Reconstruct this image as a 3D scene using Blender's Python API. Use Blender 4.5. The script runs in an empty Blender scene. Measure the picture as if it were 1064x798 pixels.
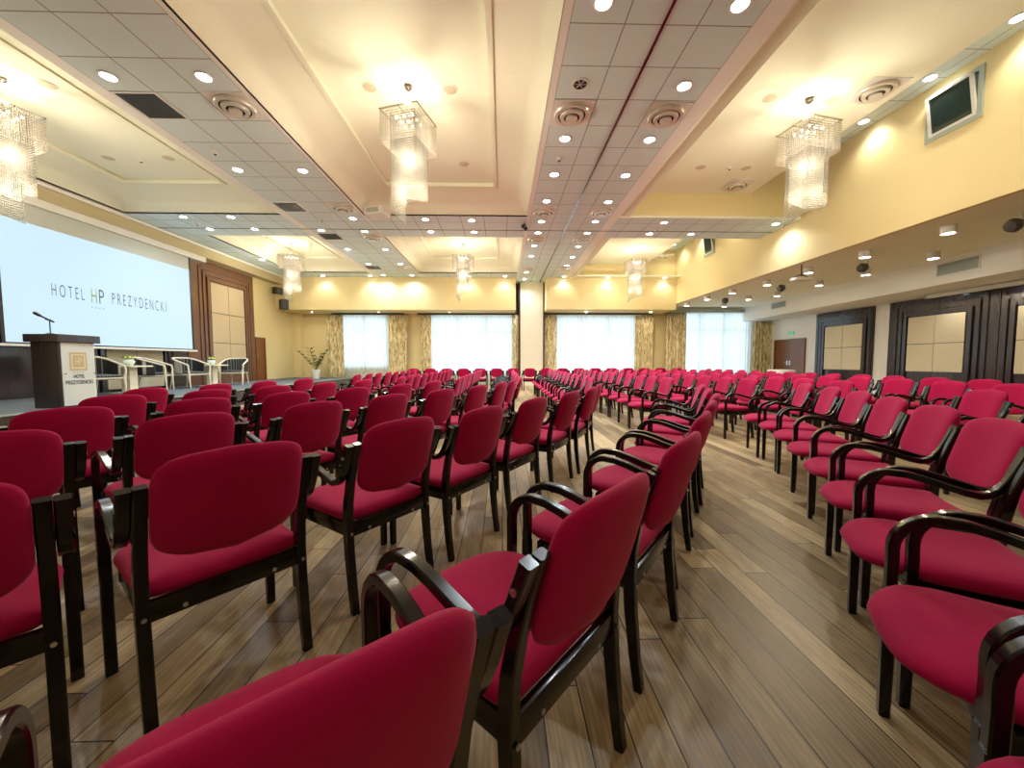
import bpy, bmesh, math, random
from mathutils import Vector, Matrix
random.seed(7)
sc = bpy.context.scene
COL = sc.collection
PI = math.pi

# ------------------------------------------------------------------ camera
f_px, YAW, PITCH, ROLL, HC = 397.96, .02617, -.0591, -.00173, 1.14
fw = Vector((math.sin(YAW) * math.cos(PITCH), math.cos(YAW) * math.cos(PITCH), math.sin(PITCH)))
rt0 = Vector((math.cos(YAW), -math.sin(YAW), 0)); up0 = rt0.cross(fw)
rt = rt0 * math.cos(ROLL) + up0 * math.sin(ROLL); up = up0 * math.cos(ROLL) - rt0 * math.sin(ROLL)
cd = bpy.data.cameras.new('camera'); cam = bpy.data.objects.new('camera', cd); COL.objects.link(cam)
cd.sensor_width = 36; cd.lens = 36 * f_px / 1064; cd.clip_start = .02; cd.clip_end = 200
M = Matrix((rt, up, -fw)).transposed().to_4x4(); M.translation = Vector((0, 0, HC)); cam.matrix_world = M
sc.camera = cam
# ------------------------------------------------------------------ world, exposure
w = bpy.data.worlds.new('daylight'); sc.world = w; w.use_nodes = True
bg = w.node_tree.nodes['Background']; bg.inputs[0].default_value = (.74, .90, 1.0, 1); bg.inputs[1].default_value = 1.0
sc.view_settings.view_transform = 'Standard'; sc.view_settings.look = 'None'
sc.view_settings.exposure = 1.0; sc.view_settings.gamma = 1; sc.view_settings.use_curve_mapping = False
DL_EMIT = 14.0        # glowing disc of a ceiling downlight
DL_COOL = (.85, .94, 1.0); DL_WARM = (1.0, .90, .72)
CH_W = 70.0           # bulbs inside a chandelier
SPOT_W = 60.0         # beam of one ceiling downlight
cy = sc.cycles
cy.max_bounces = 7; cy.diffuse_bounces = 4; cy.glossy_bounces = 3; cy.transmission_bounces = 5; cy.transparent_max_bounces = 10
cy.sample_clamp_indirect = 4.0; cy.caustics_reflective = False; cy.caustics_refractive = False
cy.use_denoising = True

# ------------------------------------------------------------------ helpers
def tag(o, label=None, cat=None, group=None, kind=None):
    if label: o['label'] = label
    if cat: o['category'] = cat
    if group: o['group'] = group
    if kind: o['kind'] = kind
    return o
def empty(name, loc, rz=0, **k):
    o = bpy.data.objects.new(name, None); COL.objects.link(o); o.location = loc; o.rotation_euler = (0, 0, rz)
    o.empty_display_size = .1
    return tag(o, **k)
def link(name, bm, mats, parent=None, smooth=False, loc=None, **k):
    me = bpy.data.meshes.new(name); bmesh.ops.recalc_face_normals(bm, faces=bm.faces); bm.to_mesh(me); bm.free()
    if not isinstance(mats, (list, tuple)): mats = [mats]
    for m in mats: me.materials.append(m)
    if smooth:
        for p in me.polygons: p.use_smooth = True
        if smooth != 'all':
            try: me.set_sharp_from_angle(angle=math.radians(35))
            except Exception: pass
    o = bpy.data.objects.new(name, me); COL.objects.link(o)
    if parent: o.parent = parent
    if loc: o.location = loc
    return tag(o, **k)
def copy_tree(o, parent=None):
    c = o.copy(); COL.objects.link(c); c.parent = parent
    for ch in o.children: copy_tree(ch, c)
    return c
def box(bm, x0, x1, y0, y1, z0, z1, mi=0, bev=0, mat=None):
    r = bmesh.ops.create_cube(bm, size=1)
    vs = r['verts']
    for v in vs:
        v.co = Vector(((x0 + x1) / 2 + v.co.x * (x1 - x0), (y0 + y1) / 2 + v.co.y * (y1 - y0), (z0 + z1) / 2 + v.co.z * (z1 - z0)))
    fs = list({f for v in vs for f in v.link_faces})
    for f in fs: f.material_index = mi
    if bev:
        es = list({e for f in fs for e in f.edges})
        rr = bmesh.ops.bevel(bm, geom=es, offset=bev, segments=2, affect='EDGES', profile=.6)
        for f in rr['faces']: f.material_index = mi
        vs = list({v for f in rr['faces'] for v in f.verts} | {v for v in vs if v.is_valid})
    if mat is not None: bmesh.ops.transform(bm, matrix=mat, verts=vs)
    return bm
def B(x0, x1, y0, y1, z0, z1, bev=0): return box(bmesh.new(), x0, x1, y0, y1, z0, z1, 0, bev)
def poly(bm, pts, mi=0):
    f = bm.faces.new([bm.verts.new(p) for p in pts]); f.material_index = mi; return f
def lathe(bm, prof, n=24, c=(0, 0, 0), mi=0, mat=None):
    rings = []
    for r, z in prof:
        rings.append([bm.verts.new((c[0] + r * math.cos(2 * PI * i / n), c[1] + r * math.sin(2 * PI * i / n), c[2] + z)) for i in range(n)] if r > 1e-6 else [bm.verts.new((c[0], c[1], c[2] + z))])
    for a, b in zip(rings, rings[1:]):
        for i in range(n):
            j = (i + 1) % n
            if len(a) == 1 and len(b) == 1: continue
            if len(a) == 1: f = bm.faces.new((a[0], b[i], b[j]))
            elif len(b) == 1: f = bm.faces.new((a[i], a[j], b[0]))
            else: f = bm.faces.new((a[i], a[j], b[j], b[i]))
            f.material_index = mi
    if mat is not None: bmesh.ops.transform(bm, matrix=mat, verts=[v for r in rings for v in r])
    return bm
def sweep(bm, path, w, t, mi=0, ch=.004):
    """rectangular bar with chamfered corners along a path in the y-z plane; w across x, t in plane. path: (x,y,z[,t])"""
    P = [Vector(p[:3]) for p in path]; rings = []
    for i, p in enumerate(P):
        a = P[max(i - 1, 0)]; b = P[min(i + 1, len(P) - 1)]; d = (b - a).normalized()
        n = Vector((0, -d.z, d.y)).normalized()
        tt = path[i][3] if len(path[i]) > 3 else t
        X = Vector((1, 0, 0)); c = min(ch, tt * .3)
        q = [(-w/2 + c, -tt/2), (w/2 - c, -tt/2), (w/2, -tt/2 + c), (w/2, tt/2 - c), (w/2 - c, tt/2), (-w/2 + c, tt/2), (-w/2, tt/2 - c), (-w/2, -tt/2 + c)]
        rings.append([bm.verts.new(p + X * u + n * v) for u, v in q])
    for a, b in zip(rings, rings[1:]):
        for i in range(8):
            f = bm.faces.new((a[i], a[(i+1) % 8], b[(i+1) % 8], b[i])); f.material_index = mi
    for r in (rings[0], rings[-1]): bm.faces.new(r).material_index = mi
    return bm
def tube(bm, path, r, n=8, mi=0):
    P = [Vector(p) for p in path]; rings = []
    for i, p in enumerate(P):
        d = (P[min(i + 1, len(P) - 1)] - P[max(i - 1, 0)]).normalized()
        a = d.orthogonal().normalized() if i == 0 else (prev - d * prev.dot(d)).normalized()
        prev = a; b = d.cross(a); rr = r[i] if isinstance(r, (list, tuple)) else r
        rings.append([bm.verts.new(p + (a * math.cos(2*PI*k/n) + b * math.sin(2*PI*k/n)) * rr) for k in range(n)])
    for a, b in zip(rings, rings[1:]):
        for i in range(n):
            bm.faces.new((a[i], a[(i+1) % n], b[(i+1) % n], b[i])).material_index = mi
    for q in (rings[0], rings[-1]): bm.faces.new(q).material_index = mi
    return bm
def cushion(bm, outline, front, back, place, rings=6, pf=2.6, mi=0):
    """closed pillow: outline list of (u,v); front/back half thickness; place(u,v,h) -> point"""
    n = len(outline); cu = sum(p[0] for p in outline) / n; cv = sum(p[1] for p in outline) / n
    def surf(T, sgn):
        R = []
        for k in range(1, rings + 1):
            r = 1 - (1 - k / rings) ** 1.0
            r = math.sin(r * PI / 2) ** .85 if k < rings else 1
            h = T * max(0, 1 - r ** pf) ** (1 / 2.0)
            R.append([(cu + (u - cu) * r, cv + (v - cv) * r, sgn * h) for u, v in outline])
        return R
    F = surf(front, 1); K = surf(back, -1)
    vf = [[bm.verts.new(place(*p)) for p in ring] for ring in F[:-1]]
    vk = [[bm.verts.new(place(*p)) for p in ring] for ring in K[:-1]]
    rim = [bm.verts.new(place(*p)) for p in F[-1]]
    cf = bm.verts.new(place(cu, cv, front)); ck = bm.verts.new(place(cu, cv, -back))
    for V, c in ((vf, cf), (vk, ck)):
        V = V + [rim]
        for i in range(n): bm.faces.new((c, V[0][i], V[0][(i+1) % n])).material_index = mi
        for a, b in zip(V, V[1:]):
            for i in range(n): bm.faces.new((a[i], a[(i+1) % n], b[(i+1) % n], b[i])).material_index = mi
    return bm
def rrect(x0, x1, y0, y1, rad, n=6):
    """rounded rectangle outline, rad per corner (x1y1, x0y1, x0y0, x1y0)"""
    out = []
    for (cx, cy_, sx, sy, r, a0) in ((x1, y1, -1, -1, rad[0], 0), (x0, y1, 1, -1, rad[1], 90), (x0, y0, 1, 1, rad[2], 180), (x1, y0, -1, 1, rad[3], 270)):
        for k in range(n + 1):
            a = math.radians(a0 + 90 * k / n); out.append((cx + sx * r + r * math.cos(a), cy_ + sy * r + r * math.sin(a)))
    # densify the straight runs
    res = []
    for i, p in enumerate(out):
        q = out[(i + 1) % len(out)]; L = math.hypot(q[0]-p[0], q[1]-p[1]); m = max(1, int(L / .05)); 
        for k in range(m): res.append((p[0] + (q[0]-p[0]) * k / m, p[1] + (q[1]-p[1]) * k / m))
    return res

# ------------------------------------------------------------------ materials
def srgb(r, g, b):
    f = lambda c: (c / 255 / 12.92) if c / 255 <= .04045 else ((c / 255 + .055) / 1.055) ** 2.4
    return (f(r), f(g), f(b), 1)
def mat(name, col, rough=.5, metal=0, coat=0, sheen=0, spec=.5, bump=None, vary=None, emit=None, estr=0, trans=0, alpha=None):
    m = bpy.data.materials.new(name); m.use_nodes = True; nt = m.node_tree; p = nt.nodes['Principled BSDF']
    p.inputs['Base Color'].default_value = col; p.inputs['Roughness'].default_value = rough; p.inputs['Metallic'].default_value = metal
    p.inputs['Coat Weight'].default_value = coat; p.inputs['Coat Roughness'].default_value = .12
    p.inputs['Sheen Weight'].default_value = sheen; p.inputs['Specular IOR Level'].default_value = spec
    p.inputs['Transmission Weight'].default_value = trans
    if emit: p.inputs['Emission Color'].default_value = emit; p.inputs['Emission Strength'].default_value = estr
    tc = nt.nodes.new('ShaderNodeTexCoord')
    if vary:      # (scale, amount)
        nz = nt.nodes.new('ShaderNodeTexNoise'); nz.inputs['Scale'].default_value = vary[0]; nz.inputs['Detail'].default_value = 3
        mx = nt.nodes.new('ShaderNodeMix'); mx.data_type = 'RGBA'
        mx.inputs[6].default_value = tuple(c * (1 - vary[1]) for c in col[:3]) + (1,); mx.inputs[7].default_value = tuple(min(1, c * (1 + vary[1])) for c in col[:3]) + (1,)
        nt.links.new(tc.outputs['Object'], nz.inputs['Vector']); nt.links.new(nz.outputs['Fac'], mx.inputs[0]); nt.links.new(mx.outputs[2], p.inputs['Base Color'])
    if bump:      # (scale, strength, distance)
        nb = nt.nodes.new('ShaderNodeTexNoise'); nb.inputs['Scale'].default_value = bump[0]; nb.inputs['Detail'].default_value = 2
        bp = nt.nodes.new('ShaderNodeBump'); bp.inputs['Strength'].default_value = bump[1]; bp.inputs['Distance'].default_value = bump[2]
        nt.links.new(tc.outputs['Object'], nb.inputs['Vector']); nt.links.new(nb.outputs['Fac'], bp.inputs['Height']); nt.links.new(bp.outputs['Normal'], p.inputs['Normal'])
    return m
class NT:
    def __init__(s, m): s.nt = m.node_tree; s.p = s.nt.nodes['Principled BSDF']
    def n(s, t, **k):
        o = s.nt.nodes.new(t)
        for a, b in k.items(): setattr(o, a, b)
        return o
    def l(s, a, b): s.nt.links.new(a, b)
    def math(s, op, a, b=None, c=None):
        o = s.n('ShaderNodeMath', operation=op)
        for i, v in enumerate((a, b, c)):
            if v is None: continue
            if isinstance(v, (int, float)): o.inputs[i].default_value = v
            else: s.l(v, o.inputs[i])
        return o.outputs[0]
    def mix(s, f, a, b):
        o = s.n('ShaderNodeMix', data_type='RGBA')
        for i, v in ((0, f), (6, a), (7, b)):
            if isinstance(v, (int, float, tuple)): o.inputs[i].default_value = v
            else: s.l(v, o.inputs[i])
        return o.outputs[2]
def tile_mat(name, ox, oy, col=srgb(216, 234, 238)):
    m = mat(name, col, .85, spec=.2); g = NT(m); tc = g.n('ShaderNodeTexCoord'); sp = g.n('ShaderNodeSeparateXYZ'); g.l(tc.outputs['Object'], sp.inputs[0])
    lines = []
    for o, off in (('X', ox), ('Y', oy)):
        d = g.math('SUBTRACT', sp.outputs[o], off); d = g.math('DIVIDE', d, .6); d = g.math('ADD', d, 100.5); d = g.math('FRACT', d); d = g.math('SUBTRACT', d, .5); d = g.math('ABSOLUTE', d)
        lines.append(g.math('LESS_THAN', d, .0125))
    ln = g.math('MAXIMUM', *lines)
    nz = g.n('ShaderNodeTexNoise'); nz.inputs['Scale'].default_value = 160; g.l(tc.outputs['Object'], nz.inputs['Vector'])
    c2 = g.mix(nz.outputs['Fac'], tuple(c * .93 for c in col[:3]) + (1,), col)
    g.l(g.mix(ln, c2, srgb(150, 150, 150)), g.p.inputs['Base Color'])
    return m
def plank_mat():
    m = mat('oak_plank_floor', (.2, .14, .08, 1), .42, spec=.4, coat=.0); g = NT(m); tc = g.n('ShaderNodeTexCoord'); sp = g.n('ShaderNodeSeparateXYZ'); g.l(tc.outputs['Object'], sp.inputs[0])
    W = .13; L = 1.5
    cx = g.math('DIVIDE', sp.outputs['X'], W); ix = g.math('FLOOR', cx); fx = g.math('FRACT', cx)
    wn = g.n('ShaderNodeTexWhiteNoise', noise_dimensions='1D'); g.l(ix, wn.inputs['W'])
    yy = g.math('ADD', g.math('DIVIDE', sp.outputs['Y'], L), wn.outputs['Value']); iy = g.math('FLOOR', yy); fy = g.math('FRACT', yy)
    cmb = g.n('ShaderNodeCombineXYZ'); g.l(ix, cmb.inputs[0]); g.l(iy, cmb.inputs[1])
    wn2 = g.n('ShaderNodeTexWhiteNoise', noise_dimensions='2D'); g.l(cmb.outputs[0], wn2.inputs['Vector'])
    rnd = wn2.outputs['Value']
    # grain: stretched noise, shifted per plank
    sh = g.n('ShaderNodeCombineXYZ'); g.l(g.math('MULTIPLY', sp.outputs['X'], 30.0), sh.inputs[0]); g.l(g.math('MULTIPLY', sp.outputs['Y'], 3.2), sh.inputs[1]); g.l(g.math('MULTIPLY', rnd, 40.0), sh.inputs[2])
    gr = g.n('ShaderNodeTexNoise'); gr.inputs['Scale'].default_value = 1.0; gr.inputs['Detail'].default_value = 5; gr.inputs['Distortion'].default_value = 1.6; g.l(sh.outputs[0], gr.inputs['Vector'])
    wv = g.n('ShaderNodeTexWave', wave_type='BANDS', bands_direction='X'); wv.inputs['Scale'].default_value = .55; wv.inputs['Distortion'].default_value = 14; wv.inputs['Detail'].default_value = 2; wv.inputs['Detail Scale'].default_value = .55
    g.l(sh.outputs[0], wv.inputs['Vector'])
    r1 = g.n('ShaderNodeValToRGB'); e = r1.color_ramp.elements
    e[0].position = 0; e[0].color = srgb(138, 114, 80); e[1].position = 1; e[1].color = srgb(222, 194, 146)
    e2 = r1.color_ramp.elements.new(.5); e2.color = srgb(184, 156, 112)
    g.l(rnd, r1.inputs[0])
    k = g.math('MULTIPLY_ADD', gr.outputs['Fac'], 1.1, .25); k = g.math('MULTIPLY', k, g.math('MULTIPLY_ADD', wv.outputs['Fac'], .20, .82))
    kc = g.n('ShaderNodeCombineXYZ')
    for i in range(3): g.l(k, kc.inputs[i])
    mu = g.n('ShaderNodeMix', data_type='RGBA', blend_type='MULTIPLY'); mu.inputs[0].default_value = 1; g.l(r1.outputs[0], mu.inputs[6]); g.l(kc.outputs[0], mu.inputs[7])
    gx = g.math('LESS_THAN', g.math('SUBTRACT', .5, g.math('ABSOLUTE', g.math('SUBTRACT', fx, .5))), .020)
    gy = g.math('LESS_THAN', g.math('SUBTRACT', .5, g.math('ABSOLUTE', g.math('SUBTRACT', fy, .5))), .0018)
    gap = g.math('MAXIMUM', gx, gy)
    g.l(g.mix(gap, mu.outputs[2], srgb(38, 28, 18)), g.p.inputs['Base Color'])
    g.l(g.math('MULTIPLY_ADD', gr.outputs['Fac'], .22, .27), g.p.inputs['Roughness'])
    bp = g.n('ShaderNodeBump'); bp.inputs['Strength'].default_value = .35; bp.inputs['Distance'].default_value = .002
    g.l(g.math('SUBTRACT', g.math('MULTIPLY', gr.outputs['Fac'], .5), gap), bp.inputs['Height']); g.l(bp.outputs['Normal'], g.p.inputs['Normal'])
    return m
def wood_mat(name, c0, c1, rough, sc_=(3, 3, 40), coat=.3):
    m = mat(name, c0, rough, coat=coat); g = NT(m); tc = g.n('ShaderNodeTexCoord'); mp = g.n('ShaderNodeMapping'); mp.inputs['Scale'].default_value = sc_
    g.l(tc.outputs['Object'], mp.inputs['Vector']); nz = g.n('ShaderNodeTexNoise'); nz.inputs['Scale'].default_value = 1; nz.inputs['Detail'].default_value = 4; g.l(mp.outputs[0], nz.inputs['Vector'])
    g.l(g.mix(nz.outputs['Fac'], c0, c1), g.p.inputs['Base Color'])
    return m
M_floor = plank_mat()
M_cream = mat('cream_plaster', srgb(240, 241, 220), .8, spec=.2)
M_white = mat('white_paint', srgb(238, 238, 234), .7, spec=.3)
M_yellow = mat('yellow_wall_paint', srgb(228, 212, 162), .75, spec=.2, vary=(1.5, .02))
M_beigewall = mat('pale_wall_paint', srgb(236, 228, 206), .75, spec=.2)
M_tan = mat('tan_beam_paint', srgb(196, 184, 148), .75, spec=.2)
M_tileL = tile_mat('ceiling_tiles_left', .092, .155)
M_tileC = tile_mat('ceiling_tiles_centre', .147, .155)
M_tileR = tile_mat('ceiling_tiles_right', .354, .155)
M_dkwood = wood_mat('dark_wenge_panel', srgb(36, 30, 36), srgb(62, 52, 56), .24, (30, 30, 1.5), .6)
M_brwood = wood_mat('brown_walnut_panel', srgb(88, 58, 42), srgb(124, 84, 60), .3, (20, 20, 1.5), .4)
M_door = wood_mat('brown_door_wood', srgb(98, 56, 26), srgb(140, 86, 42), .35, (20, 20, 2), .3)
M_felt = mat('beige_acoustic_cloth', srgb(190, 174, 144), .9, spec=.1, bump=(300, .2, .002))
M_feltw = mat('pale_acoustic_cloth', srgb(226, 216, 190), .9, spec=.1, bump=(300, .2, .002))
M_groove = mat('dark_groove', srgb(60, 48, 40), .8)
M_red = mat('crimson_fabric', (.385, .002, .052, 1), .85, sheen=.35, spec=.15, bump=(420, .35, .0012), vary=(9, .10))
NT(M_red).p.inputs['Sheen Tint'].default_value = (1, .35, .5, 1); NT(M_red).p.inputs['Sheen Roughness'].default_value = .4
M_frame = mat('dark_lacquered_beech', (.005, .0025, .0022, 1), .2, coat=.3, spec=.3)
M_metal = mat('zinc_screw', (.6, .6, .6, 1), .3, 1)
M_chrome = mat('polished_chrome', (.8, .78, .74, 1), .12, 1)
M_dvent = mat('dark_vent', (.05, .055, .055, 1), .5)
M_brvent = mat('brushed_vent_ring', srgb(214, 208, 196), .3, .25)
M_black = mat('black_plastic', (.012, .012, .013, 1), .4)
M_whitep = mat('white_plastic', srgb(225, 225, 220), .4)
M_grayp = mat('grey_green_metal', srgb(170, 182, 172), .35, .2)
M_glassdk = mat('dark_window_glass', (.03, .05, .045, 1), .06, spec=.8)
M_stage = mat('grey_stage_carpet', srgb(96, 104, 112), .7, spec=.2, bump=(200, .3, .003))
M_dlc = mat('downlight_glow_cool', (1, 1, 1, 1), .5, emit=(*DL_COOL, 1), estr=DL_EMIT)
M_dlw = mat('downlight_glow_warm', (1, 1, 1, 1), .5, emit=(1, .95, .85, 1), estr=DL_EMIT * .6)
M_off = mat('unlit_speaker_cloth', srgb(208, 196, 168), .8)
M_bulb = mat('chandelier_bulb', (1, 1, 1, 1), .5, emit=(1, .80, .50, 1), estr=12)
M_plate = mat('mirror_plate', (.75, .72, .66, 1), .08, 1)
def crystal_mat():
    m = bpy.data.materials.new('crystal_beads'); m.use_nodes = True; nt = m.node_tree; nt.nodes.clear(); o = nt.nodes.new('ShaderNodeOutputMaterial')
    gl = nt.nodes.new('ShaderNodeBsdfTransparent'); gl.inputs['Color'].default_value = (1, .98, .94, 1)
    tl = nt.nodes.new('ShaderNodeBsdfTranslucent'); tl.inputs['Color'].default_value = (.48, .455, .41, 1)
    df = nt.nodes.new('ShaderNodeBsdfDiffuse'); df.inputs['Color'].default_value = (.48, .455, .41, 1)
    a = nt.nodes.new('ShaderNodeMixShader'); a.inputs[0].default_value = .5; b = nt.nodes.new('ShaderNodeMixShader'); b.inputs[0].default_value = .38
    nt.links.new(tl.outputs[0], a.inputs[1]); nt.links.new(df.outputs[0], a.inputs[2]); nt.links.new(a.outputs[0], b.inputs[1]); nt.links.new(gl.outputs[0], b.inputs[2]); nt.links.new(b.outputs[0], o.inputs[0])
    return m
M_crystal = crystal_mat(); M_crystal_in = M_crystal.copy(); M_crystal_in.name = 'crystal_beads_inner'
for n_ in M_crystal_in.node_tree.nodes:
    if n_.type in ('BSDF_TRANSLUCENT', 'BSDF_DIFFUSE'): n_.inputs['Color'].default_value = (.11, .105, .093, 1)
def sheer_mat():
    m = bpy.data.materials.new('sheer_voile'); m.use_nodes = True; nt = m.node_tree; nt.nodes.clear(); o = nt.nodes.new('ShaderNodeOutputMaterial')
    tl = nt.nodes.new('ShaderNodeBsdfTranslucent'); tl.inputs['Color'].default_value = (.88, .94, .97, 1)
    df = nt.nodes.new('ShaderNodeBsdfDiffuse'); df.inputs['Color'].default_value = (.85, .9, .92, 1)
    tr = nt.nodes.new('ShaderNodeBsdfTransparent'); tr.inputs['Color'].default_value = (.95, .98, 1, 1)
    a = nt.nodes.new('ShaderNodeMixShader'); a.inputs[0].default_value = .3; b = nt.nodes.new('ShaderNodeMixShader'); b.inputs[0].default_value = .12
    nt.links.new(tl.outputs[0], a.inputs[1]); nt.links.new(df.outputs[0], a.inputs[2]); nt.links.new(a.outputs[0], b.inputs[1]); nt.links.new(tr.outputs[0], b.inputs[2]); nt.links.new(b.outputs[0], o.inputs[0])
    return m
M_sheer = sheer_mat()
def drape_mat():
    m = mat('gold_patterned_drape', srgb(196, 180, 128), .75, sheen=.2); g = NT(m); tc = g.n('ShaderNodeTexCoord'); mp = g.n('ShaderNodeMapping'); mp.inputs['Scale'].default_value = (9, 9, 1.6)
    g.l(tc.outputs['Object'], mp.inputs['Vector']); nz = g.n('ShaderNodeTexNoise'); nz.inputs['Scale'].default_value = 2.2; nz.inputs['Detail'].default_value = 3; nz.inputs['Distortion'].default_value = .8; g.l(mp.outputs[0], nz.inputs['Vector'])
    r = g.n('ShaderNodeValToRGB'); r.color_ramp.elements[0].position = .42; r.color_ramp.elements[0].color = srgb(176, 156, 104); r.color_ramp.elements[1].position = .56; r.color_ramp.elements[1].color = srgb(240, 228, 186)
    g.l(nz.outputs['Fac'], r.inputs[0]); g.l(r.outputs[0], g.p.inputs['Base Color'])
    return m
M_drape = drape_mat()

# ------------------------------------------------------------------ room shell
GZ = 4.8            # level of the tiled ceiling
YB = 18.6           # wall with the windows
YN = -5.0           # wall behind the camera
XL = -9.8; XR = 7.73; XRR = 13.0
S = dict(kind='structure')
link('floor', B(XL - .2, XRR + .2, YN - .2, YB + .3, -.1, 0), M_floor, **S)
link('wall_left', B(XL - .2, XL, YN, YB + .2, 0, 6.2), M_yellow, **S)
link('wall_near', B(XL - .2, XRR + .2, YN - .2, YN, 0, 6.2), M_beigewall, **S)
link('wall_right', B(XRR, XRR + .2, YN, YB + .2, 0, 3.9), M_white, **S)
link('wall_upper_right', B(XR, XR + .1, YN, YB, 3.68, 6.2), M_yellow, **S)
# window wall with four openings
wins = [(-7.75, -5.45, .85, 3.3), (-3.5, .62, .55, 3.3), (2.55, 6.5, .55, 3.3), (8.5, 12.1, .4, 3.5)]
bm = bmesh.new(); xs = XL - .2
for (a, b, z0, z1) in wins:
    box(bm, xs, a, YB, YB + .25, 0, 6.2); box(bm, a, b, YB, YB + .25, 0, z0); box(bm, a, b, YB, YB + .25, z1, 6.2); xs = b
box(bm, xs, XRR + .2, YB, YB + .25, 0, 6.2)
link('wall_far', bm, M_yellow, **S)
for i, (a, b, z0, z1) in enumerate(wins):
    bm = bmesh.new(); n = 3 if b - a > 3 else 2
    for k in range(n + 1):
        x = a + (b - a) * k / n; box(bm, x - .04 if k else a, x + .04 if k < n else b, YB + .02, YB + .1, z0, z1)
    for z in (z0 + .03, z0 + (z1 - z0) * .72, z1 - .03): box(bm, a, b, YB + .025, YB + .095, z - .035, z + .035)
    wf = link('window_%d' % (i + 1), bm, M_white, **S)
    link('window_sill', B(a - .03, b + .03, YB - .10, YB, z0 - .04, z0, .008), M_white, wf)
# pilaster in the far corner and column between the two halves
link('column_corner', B(XL, -9.45, 18.3, YB, 0, 3.4), M_yellow, **S)
bm = B(.86, 1.93, 18.0, YB, 0, GZ, .01)
col_ = link('column_centre', bm, M_beigewall, **S)
bm = bmesh.new(); box(bm, .80, .86, 17.96, 18.04, 0, GZ - .02); box(bm, 1.93, 1.99, 17.96, 18.04, 0, GZ - .02)
link('partition_track', bm, M_groove, col_)
# far beam over the windows (two halves)
link('beam_far_left', B(XL, .62, 17.02, YB, 3.4, GZ), M_yellow, **S)
link('beam_far_right', B(1.99, XR, 16.95, YB, 3.42, GZ), M_yellow, **S)
bm = bmesh.new(); box(bm, .62, .80, 17.6, YB, 0, GZ); box(bm, 1.86 + .13, 2.06, 17.6, 17.7, 3.42, GZ)
link('trim_partition_gap', B(.62, .80, 18.3, YB, 0, GZ), M_groove, **S)
# left tan beam over the screen wall
link('beam_left', B(XL, -9.45, YN, 17.02, 4.47, GZ), M_tan, **S)
link('trim_left', B(-9.5, -9.38, YN, 17.0, 4.74, 4.80), M_white, **S)

def slab(name, x0, x1, y0, y1, z, m, th=.06):
    return link(name, B(x0, x1, y0, y1, z, z + th), m, **S)
CY = [(2.1, 9.93), (11.55, 16.2)]       # coffer openings along the hall
# tiled strips along the hall
slab('ceiling_strip_left', -5.308, -3.508, YN, 17.0, GZ, M_tileL)
slab('ceiling_edge_left_outer', -5.5, -5.308, YN, 17.0, GZ, M_white)
slab('ceiling_edge_left_inner', -3.508, -3.44, YN, 17.0, GZ, M_white)
slab('ceiling_strip_centre', .747, 1.752, YN, 18.6, GZ, M_tileC)
slab('ceiling_edge_centre', .65, .747, YN, 18.6, GZ, M_white)
slab('ceiling_strip_right', 1.782, 2.754, YN, 18.6, GZ, M_tileR)
slab('ceiling_edge_right', 2.754, 3.0, YN, 17.0, GZ, M_white)
bm = bmesh.new(); box(bm, 1.745, 1.753, YN, 18.55, GZ - .012, GZ + .05); box(bm, 1.781, 1.789, YN, 18.55, GZ - .012, GZ + .05); box(bm, 1.753, 1.781, YN, 18.55, GZ + .03, GZ + .05, 1)
link('trim_partition_rail', bm, [M_chrome, M_black], **S)
# cross bands
for nm, y0, y1 in (('near', YN, 2.1), ('middle', 9.93, 11.55), ('far', 16.2, 17.02)):
    slab('ceiling_band_%s_west' % nm, -9.45, -5.5, y0, y1, GZ, M_tileL)
    slab('ceiling_band_%s_centre' % nm, -3.44, .65, y0, y1, GZ, M_tileC)
slab('ceiling_band_middle_east', 3.0, XR, 9.93, 11.55, GZ, M_tileR)
slab('ceiling_band_near_east', 3.0, XR, YN, 2.1, GZ, M_tileR)
link('trim_band_seam', B(-9.4, XR, 10.94, 10.965, GZ - .006, GZ + .01), M_groove, **S)
link('trim_band_edge', B(3.02, XR, 9.90, 9.96, GZ - .01, GZ + .03), M_cream, **S)
slab('ceiling_margin_west_near', -9.45, -9.3, 2.1, 9.93, GZ, M_white)
slab('ceiling_margin_west_far', -9.45, -8.5, 11.55, 16.2, GZ, M_tileL)
# coffers
def coffer(name, X0, X1, Y0, Y1, zi=5.2, ins=.8):
    prof = [(0, GZ + .0), (0, GZ + .035), (.13, GZ + .16), (.30, GZ + .265), (.50, GZ + .34), (.68, GZ + .385), (ins, zi), (ins, zi - .0), (ins + .005, zi + .055), (ins + .05, zi + .06)]
    bm = bmesh.new(); rings = []
    for d, z in prof: rings.append([bm.verts.new((x, y, z)) for x, y in ((X0 + d, Y0 + d), (X1 - d, Y0 + d), (X1 - d, Y1 - d), (X0 + d, Y1 - d))])
    for a, b in zip(rings, rings[1:]):
        for i in range(4): bm.faces.new((a[i], a[(i+1) % 4], b[(i+1) % 4], b[i]))
    bm.faces.new(rings[-1])
    o = link(name, bm, M_cream, smooth=True, **S)
    bm = bmesh.new(); d = ins - .045; e = ins + .03
    for (a, b, c, f) in ((X0+d, X0+e, Y0+d, Y1-d), (X1-e, X1-d, Y0+d, Y1-d), (X0+e, X1-e, Y0+d, Y0+e), (X0+e, X1-e, Y1-e, Y1-d)): box(bm, a, b, c, f, zi - .035, zi + .03)
    link('cove_moulding', bm, M_cream, o)
for k, (y0, y1) in enumerate(CY):
    coffer('ceiling_coffer_centre_%d' % (k + 1), -3.44, .65, y0, y1)
    coffer('ceiling_coffer_west_%d' % (k + 1), -9.3 if k == 0 else -8.5, -5.5, y0, y1)
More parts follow.
